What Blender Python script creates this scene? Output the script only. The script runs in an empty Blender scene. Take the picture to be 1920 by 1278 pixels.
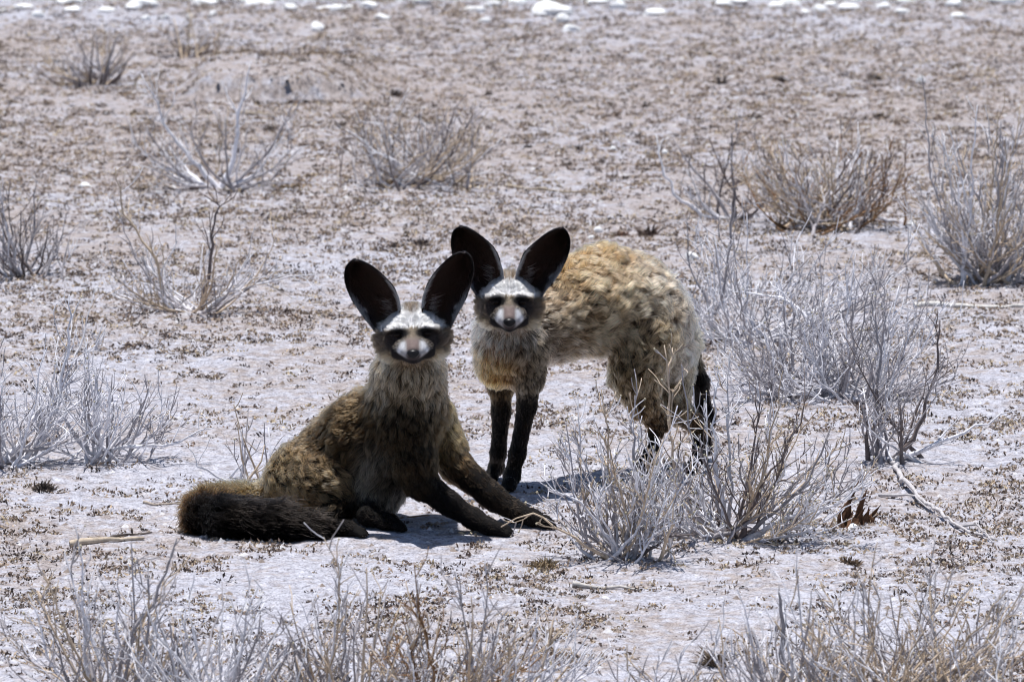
import bpy, math, random
import numpy as np
from mathutils import Vector, kdtree

# ------------------------------------------------------------------ camera, sky, sun, exposure
scene = bpy.context.scene
COL = scene.collection
rng = np.random.default_rng(11)
random.seed(11)

PW, PH = 1920.0, 1278.0          # photograph size, used only to turn pixels into directions
FPX = 13400.0                    # focal length in photograph pixels (a long telephoto)
CAM_H = 2.1                      # eye height in an open vehicle
PITCH = math.radians(8.68)
cam_data = bpy.data.cameras.new('camera')
cam_data.sensor_width = 36.0
cam_data.lens = FPX * 36.0 / PW
cam_data.clip_start = 0.1
cam_data.clip_end = 3000.0
cam_data.dof.use_dof = True
cam_data.dof.focus_distance = 11.95
cam_data.dof.aperture_fstop = 14.0
cam = bpy.data.objects.new('camera', cam_data)
cam.location = (0, 0, CAM_H)
cam.rotation_euler = (math.pi / 2 - PITCH, 0, 0)
COL.objects.link(cam)
scene.camera = cam

SUN_EL = math.radians(84.0)
SUN_AZ = math.radians(-40.0)     # from +Y (away from the camera) towards -X (left)
sun_dir = Vector((math.sin(SUN_AZ) * math.cos(SUN_EL), math.cos(SUN_AZ) * math.cos(SUN_EL), math.sin(SUN_EL)))
world = bpy.data.worlds.new('World')
scene.world = world
world.use_nodes = True
wn = world.node_tree.nodes
sky = wn.new('ShaderNodeTexSky')
sky.sky_type = 'NISHITA'
sky.sun_disc = False
sky.sun_elevation = SUN_EL
sky.sun_rotation = SUN_AZ
sky.altitude = 1100.0
wn['Background'].inputs['Strength'].default_value = 0.085
world.node_tree.links.new(sky.outputs['Color'], wn['Background'].inputs['Color'])
sun_data = bpy.data.lights.new('sun', 'SUN')
sun_data.energy = 4.8
sun_data.angle = math.radians(0.53)
sun_data.color = (1.0, 0.97, 0.94)
sun = bpy.data.objects.new('sun', sun_data)
sun.rotation_euler = sun_dir.to_track_quat('Z', 'Y').to_euler()
COL.objects.link(sun)
scene.view_settings.view_transform = 'Standard'
scene.view_settings.look = 'None'
scene.view_settings.gamma = 1.0
scene.view_settings.exposure = 0.34
scene.view_settings.use_curve_mapping = False
scene.render.engine = 'CYCLES'
scene.cycles.use_denoising = True
scene.cycles.filter_width = 1.05
scene.cycles.max_bounces = 8
scene.cycles.transparent_max_bounces = 8
try:
    scene.cycles_curves.shape = 'THICK'
except Exception:
    pass

# ------------------------------------------------------------------ pixel -> world helpers
CP, SP = math.cos(PITCH), math.sin(PITCH)
CAM = np.array([0, 0, CAM_H])
FWD = np.array([0, CP, -SP]); UPV = np.array([0, SP, CP]); RGT = np.array([1.0, 0, 0])

def ray(u, v):
    return FWD + RGT * ((u - PW / 2) / FPX) - UPV * ((v - PH / 2) / FPX)

def at(u, v, Y):                 # the point at distance Y along the ground seen in direction u, v
    d = ray(u, v)
    return CAM + d * (Y / d[1])

def px(n, Y):                    # n photo pixels in metres at distance Y
    return n * Y / CP / FPX

# ------------------------------------------------------------------ noise and ground height
def _hash(ix, iy, seed):
    n = (ix.astype(np.int64) * 374761393 + iy.astype(np.int64) * 668265263 + seed * 2147483647) & 0xffffffff
    n = ((n ^ (n >> 13)) * 1274126177) & 0xffffffff
    n = ((n ^ (n >> 15)) * 2246822519) & 0xffffffff
    return ((n ^ (n >> 16)) & 0xffffff) / float(0xffffff)

def vnoise(x, y, seed=0):
    x = np.asarray(x, float); y = np.asarray(y, float)
    ix = np.floor(x); iy = np.floor(y)
    fx = x - ix; fy = y - iy
    fx = fx * fx * (3 - 2 * fx); fy = fy * fy * (3 - 2 * fy)
    a = _hash(ix, iy, seed); b = _hash(ix + 1, iy, seed)
    c = _hash(ix, iy + 1, seed); d = _hash(ix + 1, iy + 1, seed)
    return (a + (b - a) * fx) * (1 - fy) + (c + (d - c) * fx) * fy - 0.5

def sstep(a, b, x):
    t = np.clip((x - a) / (b - a), 0, 1)
    return t * t * (3 - 2 * t)

def ground_h(x, y):
    x = np.asarray(x, float); y = np.asarray(y, float)
    h = 0.014 * vnoise(x / 0.9, y / 0.9, 1) + 0.010 * vnoise(x / 0.22 + 7, y / 0.25, 2)
    h = h + 0.007 * vnoise(x / 0.075, y / 0.085, 3) + 0.0058 * vnoise(x / 0.028, y / 0.034, 4)
    # low eroded bank whose face looks at the camera
    bank = sstep(-0.85, -0.75, x) * (1 - sstep(-0.5, -0.3, x))
    yb = 17.75 + 0.06 * vnoise(x / 0.2, x * 0, 5)
    h = h + bank * 0.06 * sstep(yb, yb + 0.025, y) * (1 - sstep(yb + 0.3, yb + 1.2, y))
    return h * sstep(400, 60, np.abs(y)) 

def gnd(u, v):                   # where direction u, v meets the ground
    d = ray(u, v)
    t = -CAM_H / d[2]
    p = CAM + d * t
    for _ in range(3):
        t = (float(ground_h(p[0], p[1])) - CAM_H) / d[2]
        p = CAM + d * t
    return p

# ------------------------------------------------------------------ object helpers
def tag(o, label=None, cat=None, group=None, kind=None):
    if label: o['label'] = label
    if cat: o['category'] = cat
    if group: o['group'] = group
    if kind: o['kind'] = kind
    return o

def empty(name, loc, label=None, cat=None, group=None):
    o = bpy.data.objects.new(name, None)
    o.empty_display_size = 0.05
    o.location = loc
    COL.objects.link(o)
    return tag(o, label, cat, group)

def mesh_np(name, V, F, mat, parent=None, loc=(0, 0, 0), colors=None, smooth=True):
    """V (n,3) in world space, F (m,3|4) int array or a (tris, quads) pair; loc is subtracted so the origin sits there."""
    V = np.asarray(V, float) - np.asarray(loc, float)
    me = bpy.data.meshes.new(name)
    fs = F if isinstance(F, tuple) else (F,)
    fs = [np.asarray(f, np.int32) for f in fs if len(f)]
    loops = np.concatenate([f.ravel() for f in fs])
    sizes = np.concatenate([np.full(len(f), f.shape[1], np.int32) for f in fs])
    me.vertices.add(len(V)); me.vertices.foreach_set('co', V.astype(np.float32).ravel())
    me.loops.add(len(loops)); me.loops.foreach_set('vertex_index', loops)
    me.polygons.add(len(sizes))
    starts = np.concatenate([[0], np.cumsum(sizes)[:-1]]).astype(np.int32)
    me.polygons.foreach_set('loop_start', starts)
    me.polygons.foreach_set('use_smooth', np.full(len(sizes), smooth, bool))
    if colors is not None:
        a = me.attributes.new('tone', 'FLOAT_COLOR', 'POINT')
        c = np.ones((len(V), 4), np.float32); c[:, :3] = colors
        a.data.foreach_set('color', c.ravel())
    me.update(calc_edges=True); me.validate()
    if mat: me.materials.append(mat)
    o = bpy.data.objects.new(name, me)
    COL.objects.link(o)
    if parent is not None:
        o.parent = parent
        o.location = np.asarray(loc, float) - np.array(parent.location) if parent.parent is None else (0, 0, 0)
    else:
        o.location = loc
    return o

# ------------------------------------------------------------------ node helpers
def new_mat(name):
    m = bpy.data.materials.new(name); m.use_nodes = True
    nt = m.node_tree; b = nt.nodes['Principled BSDF']
    b.inputs['Roughness'].default_value = 0.9
    b.inputs['Specular IOR Level'].default_value = 0.15
    return m, nt, b

def node(nt, kind, **kw):
    n = nt.nodes.new(kind)
    for k, v in kw.items(): setattr(n, k, v)
    return n

def noise_tex(nt, vec, scale, detail=4, rough=0.6):
    n = node(nt, 'ShaderNodeTexNoise')
    n.inputs['Scale'].default_value = scale; n.inputs['Detail'].default_value = detail; n.inputs['Roughness'].default_value = rough
    nt.links.new(vec, n.inputs['Vector'])
    return n.outputs['Fac']

def ramp(nt, fac, stops, interp='LINEAR'):
    r = node(nt, 'ShaderNodeValToRGB'); cr = r.color_ramp; cr.interpolation = interp
    while len(cr.elements) < len(stops): cr.elements.new(0.5)
    for e, (p, c) in zip(cr.elements, stops):
        e.position = p; e.color = (c[0], c[1], c[2], 1) if hasattr(c, '__len__') else (c, c, c, 1)
    nt.links.new(fac, r.inputs['Fac'])
    return r.outputs['Color']

def mixc(nt, fac, a, b, mode='MIX'):
    n = node(nt, 'ShaderNodeMix', data_type='RGBA', blend_type=mode)
    for sock, val in ((n.inputs[0], fac), (n.inputs[6], a), (n.inputs[7], b)):
        if isinstance(val, (int, float)): sock.default_value = val
        elif isinstance(val, tuple): sock.default_value = (*val, 1)
        else: nt.links.new(val, sock)
    return n.outputs[2]

def maths(nt, op, a, b=0.0):
    n = node(nt, 'ShaderNodeMath', operation=op)
    for sock, val in ((n.inputs[0], a), (n.inputs[1], b)):
        if isinstance(val, (int, float)): sock.default_value = val
        else: nt.links.new(val, sock)
    return n.outputs[0]
# ------------------------------------------------------------------ ground
def ground_material():
    m, nt, b = new_mat('pale_dusty_soil')
    geo = node(nt, 'ShaderNodeNewGeometry'); pos = geo.outputs['Position']
    sep = node(nt, 'ShaderNodeSeparateXYZ'); nt.links.new(pos, sep.inputs[0])
    big = noise_tex(nt, pos, 1.6, 4, 0.6)
    mid = noise_tex(nt, pos, 26.0, 6, 0.7)
    fine = noise_tex(nt, pos, 60.0, 5, 0.7)
    grit = noise_tex(nt, pos, 260.0, 3, 0.6)
    dust = ramp(nt, fine, [(0.3, (0.20, 0.19, 0.21)), (0.48, (0.37, 0.37, 0.42)), (0.72, (0.54, 0.545, 0.605))])
    tan = ramp(nt, fine, [(0.3, (0.18, 0.15, 0.142)), (0.55, (0.34, 0.30, 0.29)), (0.75, (0.48, 0.45, 0.445))])
    # the flat is barer here and more crusted with dead ground plants farther out
    far = node(nt, 'ShaderNodeMapRange'); far.inputs['From Min'].default_value = 12.3; far.inputs['From Max'].default_value = 17.0
    far.inputs['To Min'].default_value = -0.02; far.inputs['To Max'].default_value = 0.055
    nt.links.new(sep.outputs['Y'], far.inputs['Value'])
    vfar = node(nt, 'ShaderNodeMapRange'); vfar.inputs['From Min'].default_value = 19.0; vfar.inputs['From Max'].default_value = 21.0
    vfar.inputs['To Min'].default_value = 0.0; vfar.inputs['To Max'].default_value = -0.16
    nt.links.new(sep.outputs['Y'], vfar.inputs['Value'])
    s = maths(nt, 'ADD', maths(nt, 'MULTIPLY', big, 0.38), maths(nt, 'MULTIPLY', mid, 0.62))
    s = maths(nt, 'ADD', maths(nt, 'ADD', s, far.outputs[0]), vfar.outputs[0])
    mask = ramp(nt, s, [(0.45, 0.0), (0.57, 1.0)])
    col = mixc(nt, mask, dust, tan)
    specks = ramp(nt, grit, [(0.34, 0.36), (0.47, 1.0), (0.62, 1.15)])
    col = mixc(nt, 1.0, col, specks, 'MULTIPLY')
    nt.links.new(col, b.inputs['Base Color'])
    h = maths(nt, 'ADD', maths(nt, 'MULTIPLY', fine, 0.7), maths(nt, 'MULTIPLY', grit, 0.3))
    bump = node(nt, 'ShaderNodeBump'); bump.inputs['Strength'].default_value = 0.75; bump.inputs['Distance'].default_value = 0.009
    nt.links.new(h, bump.inputs['Height']); nt.links.new(bump.outputs[0], b.inputs['Normal'])
    b.inputs['Roughness'].default_value = 0.95
    return m

def axis(lo, hi, step, far_lo, far_hi):
    core = [lo]
    while core[-1] < hi: core.append(core[-1] + (step(core[-1]) if callable(step) else step))
    a = []; s = 0.05; p = lo
    while p > far_lo: p -= s; s *= 1.5; a.append(p)
    c = []; s = 0.05; p = core[-1]
    while p < far_hi: p += s; s *= 1.5; c.append(p)
    return np.array(a[::-1] + core + c)

gx = axis(-1.95, 1.95, 0.0085, -900, 900)
gy = axis(9.7, 21.5, lambda y: 0.0105 * (y / 10.0) ** 1.3, -900, 1500)
GX, GY = np.meshgrid(gx, gy, indexing='xy')
GZ = ground_h(GX, GY)
nx_, ny_ = len(gx), len(gy)
idx = np.arange(nx_ * ny_).reshape(ny_, nx_)
quads = np.stack([idx[:-1, :-1], idx[:-1, 1:], idx[1:, 1:], idx[1:, :-1]], -1).reshape(-1, 4)
M_GROUND = ground_material()
ground = mesh_np('ground', np.stack([GX, GY, GZ], -1).reshape(-1, 3), quads, M_GROUND)
tag(ground, 'pale dusty salt-flat ground with crusted soil and dead plant litter', 'ground', kind='structure')

# ------------------------------------------------------------------ litter: dead ground plants and crumbs of soil (nobody could count them)
def attr_mat(name, rough=0.9, translucent=0.0, grain=0.0, scale=90.0):
    m, nt, b = new_mat(name)
    at_ = node(nt, 'ShaderNodeAttribute', attribute_name='tone')
    col = at_.outputs['Color']
    if grain:
        geo = node(nt, 'ShaderNodeNewGeometry')
        n = noise_tex(nt, geo.outputs['Position'], scale, 4, 0.65)
        col = mixc(nt, 1.0, col, ramp(nt, n, [(0.3, 1 - grain), (0.7, 1 + grain * 0.6)]), 'MULTIPLY')
    nt.links.new(col, b.inputs['Base Color'])
    b.inputs['Roughness'].default_value = rough
    return m

M_LITTER = attr_mat('dead_plant_litter')
M_CRUMB = attr_mat('soil_crumbs', grain=0.25, scale=150)

def scatter_points(n, far_bias):
    out = []
    tot = 0
    while tot < n:
        k = n * 3
        y = 9.6 + rng.random(k) ** 1.45 * 12.2
        x = (rng.random(k) * 2 - 1) * (0.0725 * y + 0.38)
        d = 0.55 + 0.8 * vnoise(x / 0.35, y / 0.4, 21) + 0.9 * vnoise(x / 0.07, y / 0.09, 22)
        d = d + far_bias * sstep(12.0, 16.5, y)
        keep = rng.random(k) < np.clip(d, 0.02, 1.0) ** 2 * (0.35 + 0.65 * sstep(9, 20, y) * 0 + 0.3)
        out.append(np.stack([x, y], 1)[keep]); tot += keep.sum()
    return np.concatenate(out)[:n]

def build_litter(n):
    P = scatter_points(n, 0.5)
    size = 0.006 + 0.021 * rng.random(n) ** 2.2
    size *= np.where(rng.random(n) < 0.10, 1.5, 1.0) * (1 + 0.3 * sstep(13, 20, P[:, 1]))
    pal = np.array([[0.36, 0.28, 0.20], [0.29, 0.22, 0.165], [0.21, 0.155, 0.125], [0.43, 0.35, 0.24], [0.12, 0.09, 0.078], [0.38, 0.33, 0.29], [0.06, 0.047, 0.043]])
    tone = pal[rng.choice(len(pal), n, p=[.2, .2, .19, .11, .15, .08, .07])]
    B = 15                                            # curled flakes and stubs heaped into a low cushion
    a = rng.random((n, B)) * 2 * np.pi; q = rng.random((n, B)) ** 0.6
    base = np.zeros((n, B, 3))
    base[..., 0] = P[:, None, 0] + np.cos(a) * q * size[:, None] * 1.15
    base[..., 1] = P[:, None, 1] + np.sin(a) * q * size[:, None] * 1.15
    base[..., 2] = ground_h(base[..., 0], base[..., 1]) + rng.random((n, B)) * size[:, None] * 0.55 * (1 - q) - 0.001
    d = rng.normal(0, 1, (n, B, 3)); d[..., 2] = np.abs(d[..., 2]) * 0.75 + 0.15
    d /= np.linalg.norm(d, axis=-1, keepdims=True)
    s = np.cross(d, rng.normal(0, 1, (n, B, 3))); s /= np.linalg.norm(s, axis=-1, keepdims=True)
    L = (0.0028 + 0.0056 * rng.random((n, B)) ** 1.8)[..., None] * (size[:, None, None] / 0.012) ** 0.5
    w = (0.0009 + 0.0019 * rng.random((n, B)))[..., None]
    nrm = np.cross(d, s)
    V = np.stack([base - d * L * 0.15, base + d * L * 0.45 + s * w, base + d * L + nrm * L * 0.25, base + d * L * 0.4 - s * w], 2)
    C = np.zeros((n, B, 4, 3)); C[:] = tone[:, None, None, :] * (0.6 + 0.8 * rng.random((n, B, 1, 1)))
    k = np.arange(n * B)[:, None] * 4
    F = np.concatenate([k + np.array([[0, 1, 3]]), k + np.array([[1, 2, 3]])])
    o = mesh_np('ground_litter', V.reshape(-1, 3), F, M_LITTER, colors=C.reshape(-1, 3), smooth=False)
    return tag(o, 'small dead brown ground plants and litter scattered over the pale soil', 'litter', kind='stuff')

def build_crumbs(n):
    P = scatter_points(n, 0.1)
    oct_ = np.array([[1, 0, 0], [0, 1, 0], [-1, 0, 0], [0, -1, 0], [0, 0, 1]], float)
    f = np.array([[0, 1, 4], [1, 2, 4], [2, 3, 4], [3, 0, 4]])
    r = 0.0018 + 0.0062 * rng.random(n) ** 2.4
    V = oct_[None] * r[:, None, None] * (0.6 + 0.8 * rng.random((n, 5, 1)))
    V[:, 4, 2] *= 0.75
    a = rng.random(n) * 6.283
    c, s = np.cos(a)[:, None], np.sin(a)[:, None]
    x = V[..., 0] * c - V[..., 1] * s; y = V[..., 0] * s + V[..., 1] * c
    V[..., 0] = x + P[:, None, 0]; V[..., 1] = y + P[:, None, 1]
    V[..., 2] += ground_h(P[:, 0], P[:, 1])[:, None] - 0.0008
    pal = np.array([[0.50, 0.48, 0.50], [0.40, 0.37, 0.38], [0.28, 0.23, 0.20], [0.62, 0.61, 0.62]])
    C = np.repeat(pal[rng.choice(4, n, p=[.4, .25, .23, .12])][:, None], 5, 1)
    F = (np.arange(n)[:, None, None] * 5 + f[None]).reshape(-1, 3)
    o = mesh_np('soil_crumbs', V.reshape(-1, 3), F, M_CRUMB, colors=C.reshape(-1, 3), smooth=False)
    return tag(o, 'loose crumbs of pale soil and grit strewn over the flat', 'soil crumbs', kind='stuff')

build_litter(36000)
build_crumbs(90000)
# ------------------------------------------------------------------ animals: one continuous skin grown from a posed skeleton, then real hair strands
def sd_cone(P, a, b, ra, rb):                       # distance to a tapered capsule
    ab = b - a; L2 = float(ab @ ab) + 1e-12
    t = np.clip(((P - a) @ ab) / L2, 0, 1)
    return np.linalg.norm(P - (a + t[..., None] * ab), axis=-1) - (ra + (rb - ra) * t)

def smin(a, b, k):
    h = np.clip(0.5 + 0.5 * (b - a) / k, 0, 1)
    return b + (a - b) * h - k * h * (1 - h)

def surface_nets(F, xs, ys, zs):
    S = F < 0
    nx, ny, nz = F.shape
    cnt = np.zeros((nx - 1, ny - 1, nz - 1), np.int8)
    for i in (0, 1):
        for j in (0, 1):
            for k in (0, 1):
                cnt += S[i:nx - 1 + i, j:ny - 1 + j, k:nz - 1 + k]
    act = np.argwhere((cnt > 0) & (cnt < 8))
    ids = -np.ones(cnt.shape, np.int64); ids[tuple(act.T)] = np.arange(len(act))
    acc = np.zeros((len(act), 3)); num = np.zeros(len(act))
    cor = [(i, j, k) for i in (0, 1) for j in (0, 1) for k in (0, 1)]
    G = (xs, ys, zs)
    for ca in cor:
        for ax in range(3):
            if ca[ax]: continue
            cb = list(ca); cb[ax] = 1
            A = act + np.array(ca); Bq = act + np.array(cb)
            fa = F[tuple(A.T)]; fb = F[tuple(Bq.T)]
            m = (fa < 0) != (fb < 0)
            t = np.where(m, fa / np.where(m, fa - fb, 1), 0)
            for q in range(3):
                pa = G[q][A[:, q]]; pb = G[q][Bq[:, q]]
                acc[:, q] += np.where(m, pa + (pb - pa) * t, 0)
            num += m
    V = acc / num[:, None]
    quads = []
    for ax in range(3):
        o1, o2 = (ax + 1) % 3, (ax + 2) % 3
        sl0 = [slice(None)] * 3; sl1 = [slice(None)] * 3
        sl0[ax] = slice(0, -1); sl1[ax] = slice(1, None)
        s0 = S[tuple(sl0)]; s1 = S[tuple(sl1)]
        e = np.argwhere(s0 != s1)
        e = e[(e[:, o1] > 0) & (e[:, o2] > 0) & (e[:, o1] < F.shape[o1] - 1) & (e[:, o2] < F.shape[o2] - 1)]
        inside = s0[tuple(e.T)]
        def cell(d1, d2):
            c = e.copy(); c[:, o1] -= d1; c[:, o2] -= d2
            return ids[tuple(c.T)]
        q = np.stack([cell(1, 1), cell(0, 1), cell(0, 0), cell(1, 0)], 1)
        q[~inside] = q[~inside][:, ::-1]
        quads.append(q)
    return V, np.concatenate(quads)

def unit(a):
    return a / np.maximum(np.linalg.norm(a, axis=-1, keepdims=True), 1e-9)

def vnoise3(P, s, seed):
    return (vnoise(P[:, 0] / s + 3 * P[:, 2] / s, P[:, 1] / s + 1.7 * P[:, 2] / s, seed)
            + vnoise(P[:, 2] / s + 11, P[:, 0] / s - 0.8 * P[:, 1] / s, seed + 1)) 

def blob(dx, dy, cx, cy, rx, ry, rot=0.0, soft=0.35):       # soft ellipse in face coordinates
    c, s = math.cos(rot), math.sin(rot)
    x = (dx - cx) * c + (dy - cy) * s; y = -(dx - cx) * s + (dy - cy) * c
    r = np.sqrt((x / rx) ** 2 + (y / ry) ** 2)
    return 1 - sstep(1 - soft, 1 + soft, r)

class Fox:
    def __init__(self, head_px, head_Y, roll, face, fw=1.0):
        self.fw = fw
        self.prims = []                              # body: (a, b, ra, rb, group, colour, tip colour, fur length, lift, curl)
        self.hY = head_Y
        self.o = at(head_px[0], head_px[1], head_Y)
        self.s = px(1, head_Y)                       # metres per photo pixel on the face
        f = unit(CAM - self.o); r0 = np.array([1.0, 0, 0]); r0 = unit(r0 - f * (r0 @ f)); u0 = np.cross(f, r0) * -1
        u0 = np.cross(r0, -f); u0 = unit(u0)
        if u0[2] < 0: u0 = -u0
        c, s = math.cos(roll), math.sin(roll)
        self.er = c * r0 + s * u0; self.eu = -s * r0 + c * u0; self.ef = f
        self.face = face
        self.ears = []
    def hl(self, P):                                 # world -> head coordinates (px: right, up, forward)
        d = (P - self.o) / self.s
        return np.stack([d @ self.er, d @ self.eu, d @ self.ef], -1)
    def hw(self, r, u, f):
        return self.o + self.s * (r * self.er + u * self.eu + f * self.ef)
    def cone(self, a, ra, b, rb, grp, col, tip, length, lift=0.35, curl=0.0):
        sa = a[3] if len(a) > 3 else None
        A = np.array(a[:3]) if sa == 'w' else at(*a[:3]); Bp = np.array(b[:3]) if (len(b) > 3 and b[3] == 'w') else at(*b[:3])
        Ra, Rb = px(ra, A[1]), px(rb, Bp[1])
        self.prims.append((A, Bp, Ra, Rb, grp, np.array(col), np.array(tip), length, lift, curl))
    def chain(self, pts, grp, col, tip, length, lift=0.35, curl=0.0):
        for (a, ra), (b, rb) in zip(pts[:-1], pts[1:]):
            self.cone(a, ra, b, rb, grp, col, tip, length, lift, curl)
    def toes(self, u, v, du, dv, grp, spread=7.0, r=5.5, length=0.006):
        n = math.hypot(du, dv); d = np.array([du, dv]) / n
        p0 = gnd(u, v); f = unit((gnd(u + d[0] * 20, v + d[1] * 20) - p0) * np.array([1, 1, 0])); sd = np.array([-f[1], f[0], 0])
        k = px(1, p0[1])
        for i, w in enumerate((-1.5, -0.5, 0.5, 1.5)):
            a = p0 + sd * w * spread * 0.75 * k; reach = (15 if abs(w) < 1 else 11) * k
            b = a + f * reach + sd * w * 1.5 * k
            a = np.array([a[0], a[1], float(ground_h(a[0], a[1])) + 0.009]); b = np.array([b[0], b[1], float(ground_h(b[0], b[1])) + 0.0055])
            self.cone((*a, 'w'), r + 1, (*b, 'w'), r, grp + 'xyz'[i % 3], BLACK, BLK_T, 0.0035, 0.15)
    # ---- head: a list of ellipsoids and tapered capsules in head pixels
    def head_prims(self):
        e, c = [], []
        F = self.face
        e.append(((0, 8, -42), (36, 44, 46)))
        e.append(((0, -10, -40), (64, 34, 44)))
        e.append(((0, 5, -18), (48, 23, 23)))
        e.append(((0, 17, -31), (50, 29, 31)))
        for s in (-1, 1):
            c.append(((s * 36, -18, -36), 28, (s * 25, -24, -14), 24))
            c.append(((s * 13, -25, 0), 18, (s * 7, -36 * F, 38), 10.5))
            c.append(((s * 46, 14, -46), 15, (s * 56, -10, -44), 16))   # temples that carry the ears
            e.append(((s * 28, 9, -2), (22, 7, 12)))          # brow ridge
        c.append(((0, -6, -6), 24, (0, -31 * F, 46), 12))
        c.append(((0, -36, -8), 21, (0, -46 * F, 30), 9))
        return e, c
    def head_sdf(self, P):
        h = self.hl(P) / np.array([self.fw, 1, 1]); d = None
        e, c = self.head_prims()
        for cen, r in e:
            q = (h - np.array(cen)) / np.array(r); k = np.linalg.norm(q, axis=-1)
            k2 = np.linalg.norm(q / np.array(r), axis=-1) + 1e-9
            dd = k * (k - 1) / k2
            d = dd if d is None else smin(d, dd, 9)
        for a, ra, b, rb in c:
            d = smin(d, sd_cone(h, np.array(a, float), np.array(b, float), ra, rb), 8)
        for s in (-1, 1):                            # eye sockets
            dd = np.linalg.norm(h - np.array([s * 28, 0, 12.0]), axis=-1) - 10
            d = np.maximum(d, -dd) if False else -smin(-d, dd, 6)
        return d * self.s
    def build_skin(self, step=0.0042):
        A = np.array([p[0] for p in self.prims] + [p[1] for p in self.prims])
        R = np.array([p[2] for p in self.prims] + [p[3] for p in self.prims])
        hc = self.hw(0, 0, -10)
        lo = np.minimum((A - R[:, None]).min(0), hc - 0.085) - 0.02
        hi = np.maximum((A + R[:, None]).max(0), hc + 0.085) + 0.02
        def ax(i):
            g = [lo[i]]
            while g[-1] < hi[i]:
                near = abs(g[-1] - hc[i]) < 0.072
                g.append(g[-1] + (0.0027 if near else step))
            return np.array(g)
        xs, ys, zs = ax(0), ax(1), ax(2)
        big = 0.25
        def sub(A_, B_, r, pad=0.05):
            l = np.minimum(A_, B_) - r - pad; h = np.maximum(A_, B_) + r + pad
            return tuple(slice(max(np.searchsorted(g, l[i]) - 1, 0), np.searchsorted(g, h[i]) + 1) for i, g in enumerate((xs, ys, zs)))
        shape = (len(xs), len(ys), len(zs))
        groups = {}
        def pts(sl):
            X, Y, Z = np.meshgrid(xs[sl[0]], ys[sl[1]], zs[sl[2]], indexing='ij')
            return np.stack([X, Y, Z], -1)
        for p in self.prims:
            g = groups.setdefault(p[4], np.full(shape, big))
            sl = sub(p[0], p[1], max(p[2], p[3]))
            d = sd_cone(pts(sl), p[0], p[1], p[2], p[3])
            g[sl] = smin(g[sl], d, 0.022 if p[4] == 'torso' else 0.010)
        tor = groups.pop('torso')
        sl = sub(hc, hc, 0.09)
        tor[sl] = smin(tor[sl], self.head_sdf(pts(sl)), 0.016)
        res = tor.copy()
        for g in groups.values():
            res = np.minimum(res, smin(tor, g, 0.02))
        V, Q = surface_nets(res, xs, ys, zs)
        # relax a little
        e = np.concatenate([Q[:, [0, 1]], Q[:, [1, 2]], Q[:, [2, 3]], Q[:, [3, 0]]])
        for _ in range(2):
            S = np.zeros_like(V); n = np.zeros(len(V))
            for q in range(3): 
                S[:, q] = np.bincount(e[:, 0], V[e[:, 1], q], len(V)) + np.bincount(e[:, 1], V[e[:, 0], q], len(V))
            n = np.bincount(e[:, 0], minlength=len(V)) + np.bincount(e[:, 1], minlength=len(V))
            V = V * 0.55 + 0.45 * S / n[:, None]
        zmin = ground_h(V[:, 0], V[:, 1]) + 0.001
        V[:, 2] = np.maximum(V[:, 2], zmin - 0.004)
        self.V, self.Q = V, Q
        fn = np.cross(V[Q[:, 2]] - V[Q[:, 0]], V[Q[:, 3]] - V[Q[:, 1]])
        N = np.zeros_like(V)
        for k in range(4):
            for q in range(3): N[:, q] += np.bincount(Q[:, k], fn[:, q], len(V))
        self.N = unit(N)
    # ---- where each kind of coat grows
    def coat(self, P, N):
        n = len(P)
        D = np.stack([sd_cone(P, p[0], p[1], p[2], p[3]) for p in self.prims], 1)
        hd = self.head_sdf(P)
        D = np.concatenate([D, hd[:, None] - 0.002], 1)
        W = np.exp(-np.clip(D - D.min(1, keepdims=True), 0, None) / 0.007)
        W /= W.sum(1, keepdims=True)
        wh = W[:, -1]; Wb = W[:, :-1]
        col = Wb @ np.array([p[5] for p in self.prims]); tip = Wb @ np.array([p[6] for p in self.prims])
        ln = Wb @ np.array([p[7] for p in self.prims]); lift = Wb @ np.array([p[8] for p in self.prims]); curl = Wb @ np.array([p[9] for p in self.prims])
        flow = Wb @ np.array([unit(p[1] - p[0]) for p in self.prims])
        h = self.hl(P)
        fc, fl, ff = self.face_coat(h)
        col = col + wh[:, None] * fc * 0.75; tip = tip + wh[:, None] * fc
        ln = ln + wh * fl; lift = lift + wh * np.where(fl > 0.015, 0.48, 0.30)
        flow = flow + wh[:, None] * ff
        flow = flow - N * (flow * N).sum(1, keepdims=True)
        flow = unit(flow + 1e-6)
        return col, tip, ln, lift, curl, flow, wh
    def face_coat(self, h):
        h = h / np.array([self.fw, 1, 1])
        r, u, f = h[:, 0], h[:, 1], h[:, 2]
        F = self.face
        dy = -u                                       # downwards, as in the photograph
        c = np.tile(np.array([0.20, 0.17, 0.135]), (len(h), 1))
        ln = np.full(len(h), 0.008)
        def lay(m, colr, l=None):
            nonlocal c, ln
            m = np.clip(m, 0, 1)
            c = c * (1 - m[:, None]) + np.array(colr) * m[:, None]
            if l is not None: ln = ln * (1 - m) + l * m
        ar = np.abs(r)
        lay(sstep(10, 30, dy) * sstep(30, 50, ar), (0.20, 0.155, 0.10), 0.019)            # cheeks
        lay(sstep(28, 42, dy) * (1 - sstep(8, 20, f)) * sstep(20, 40, ar), (0.62, 0.50, 0.34), 0.018)
        lay(sstep(46, 58, ar) * sstep(-32, -16, dy) * (1 - sstep(18, 34, dy)) * (1 - sstep(-30, -18, f)), (0.21, 0.155, 0.105), 0.018)
        lay(blob(ar, dy, 46, 10, 24, 18, 0.3, 0.5), (0.10, 0.078, 0.06), 0.009)                # grey-brown mask spreading to the cheek
        lay((1 - sstep(-46, -36, dy)), (0.22, 0.165, 0.115), 0.021)
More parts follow.
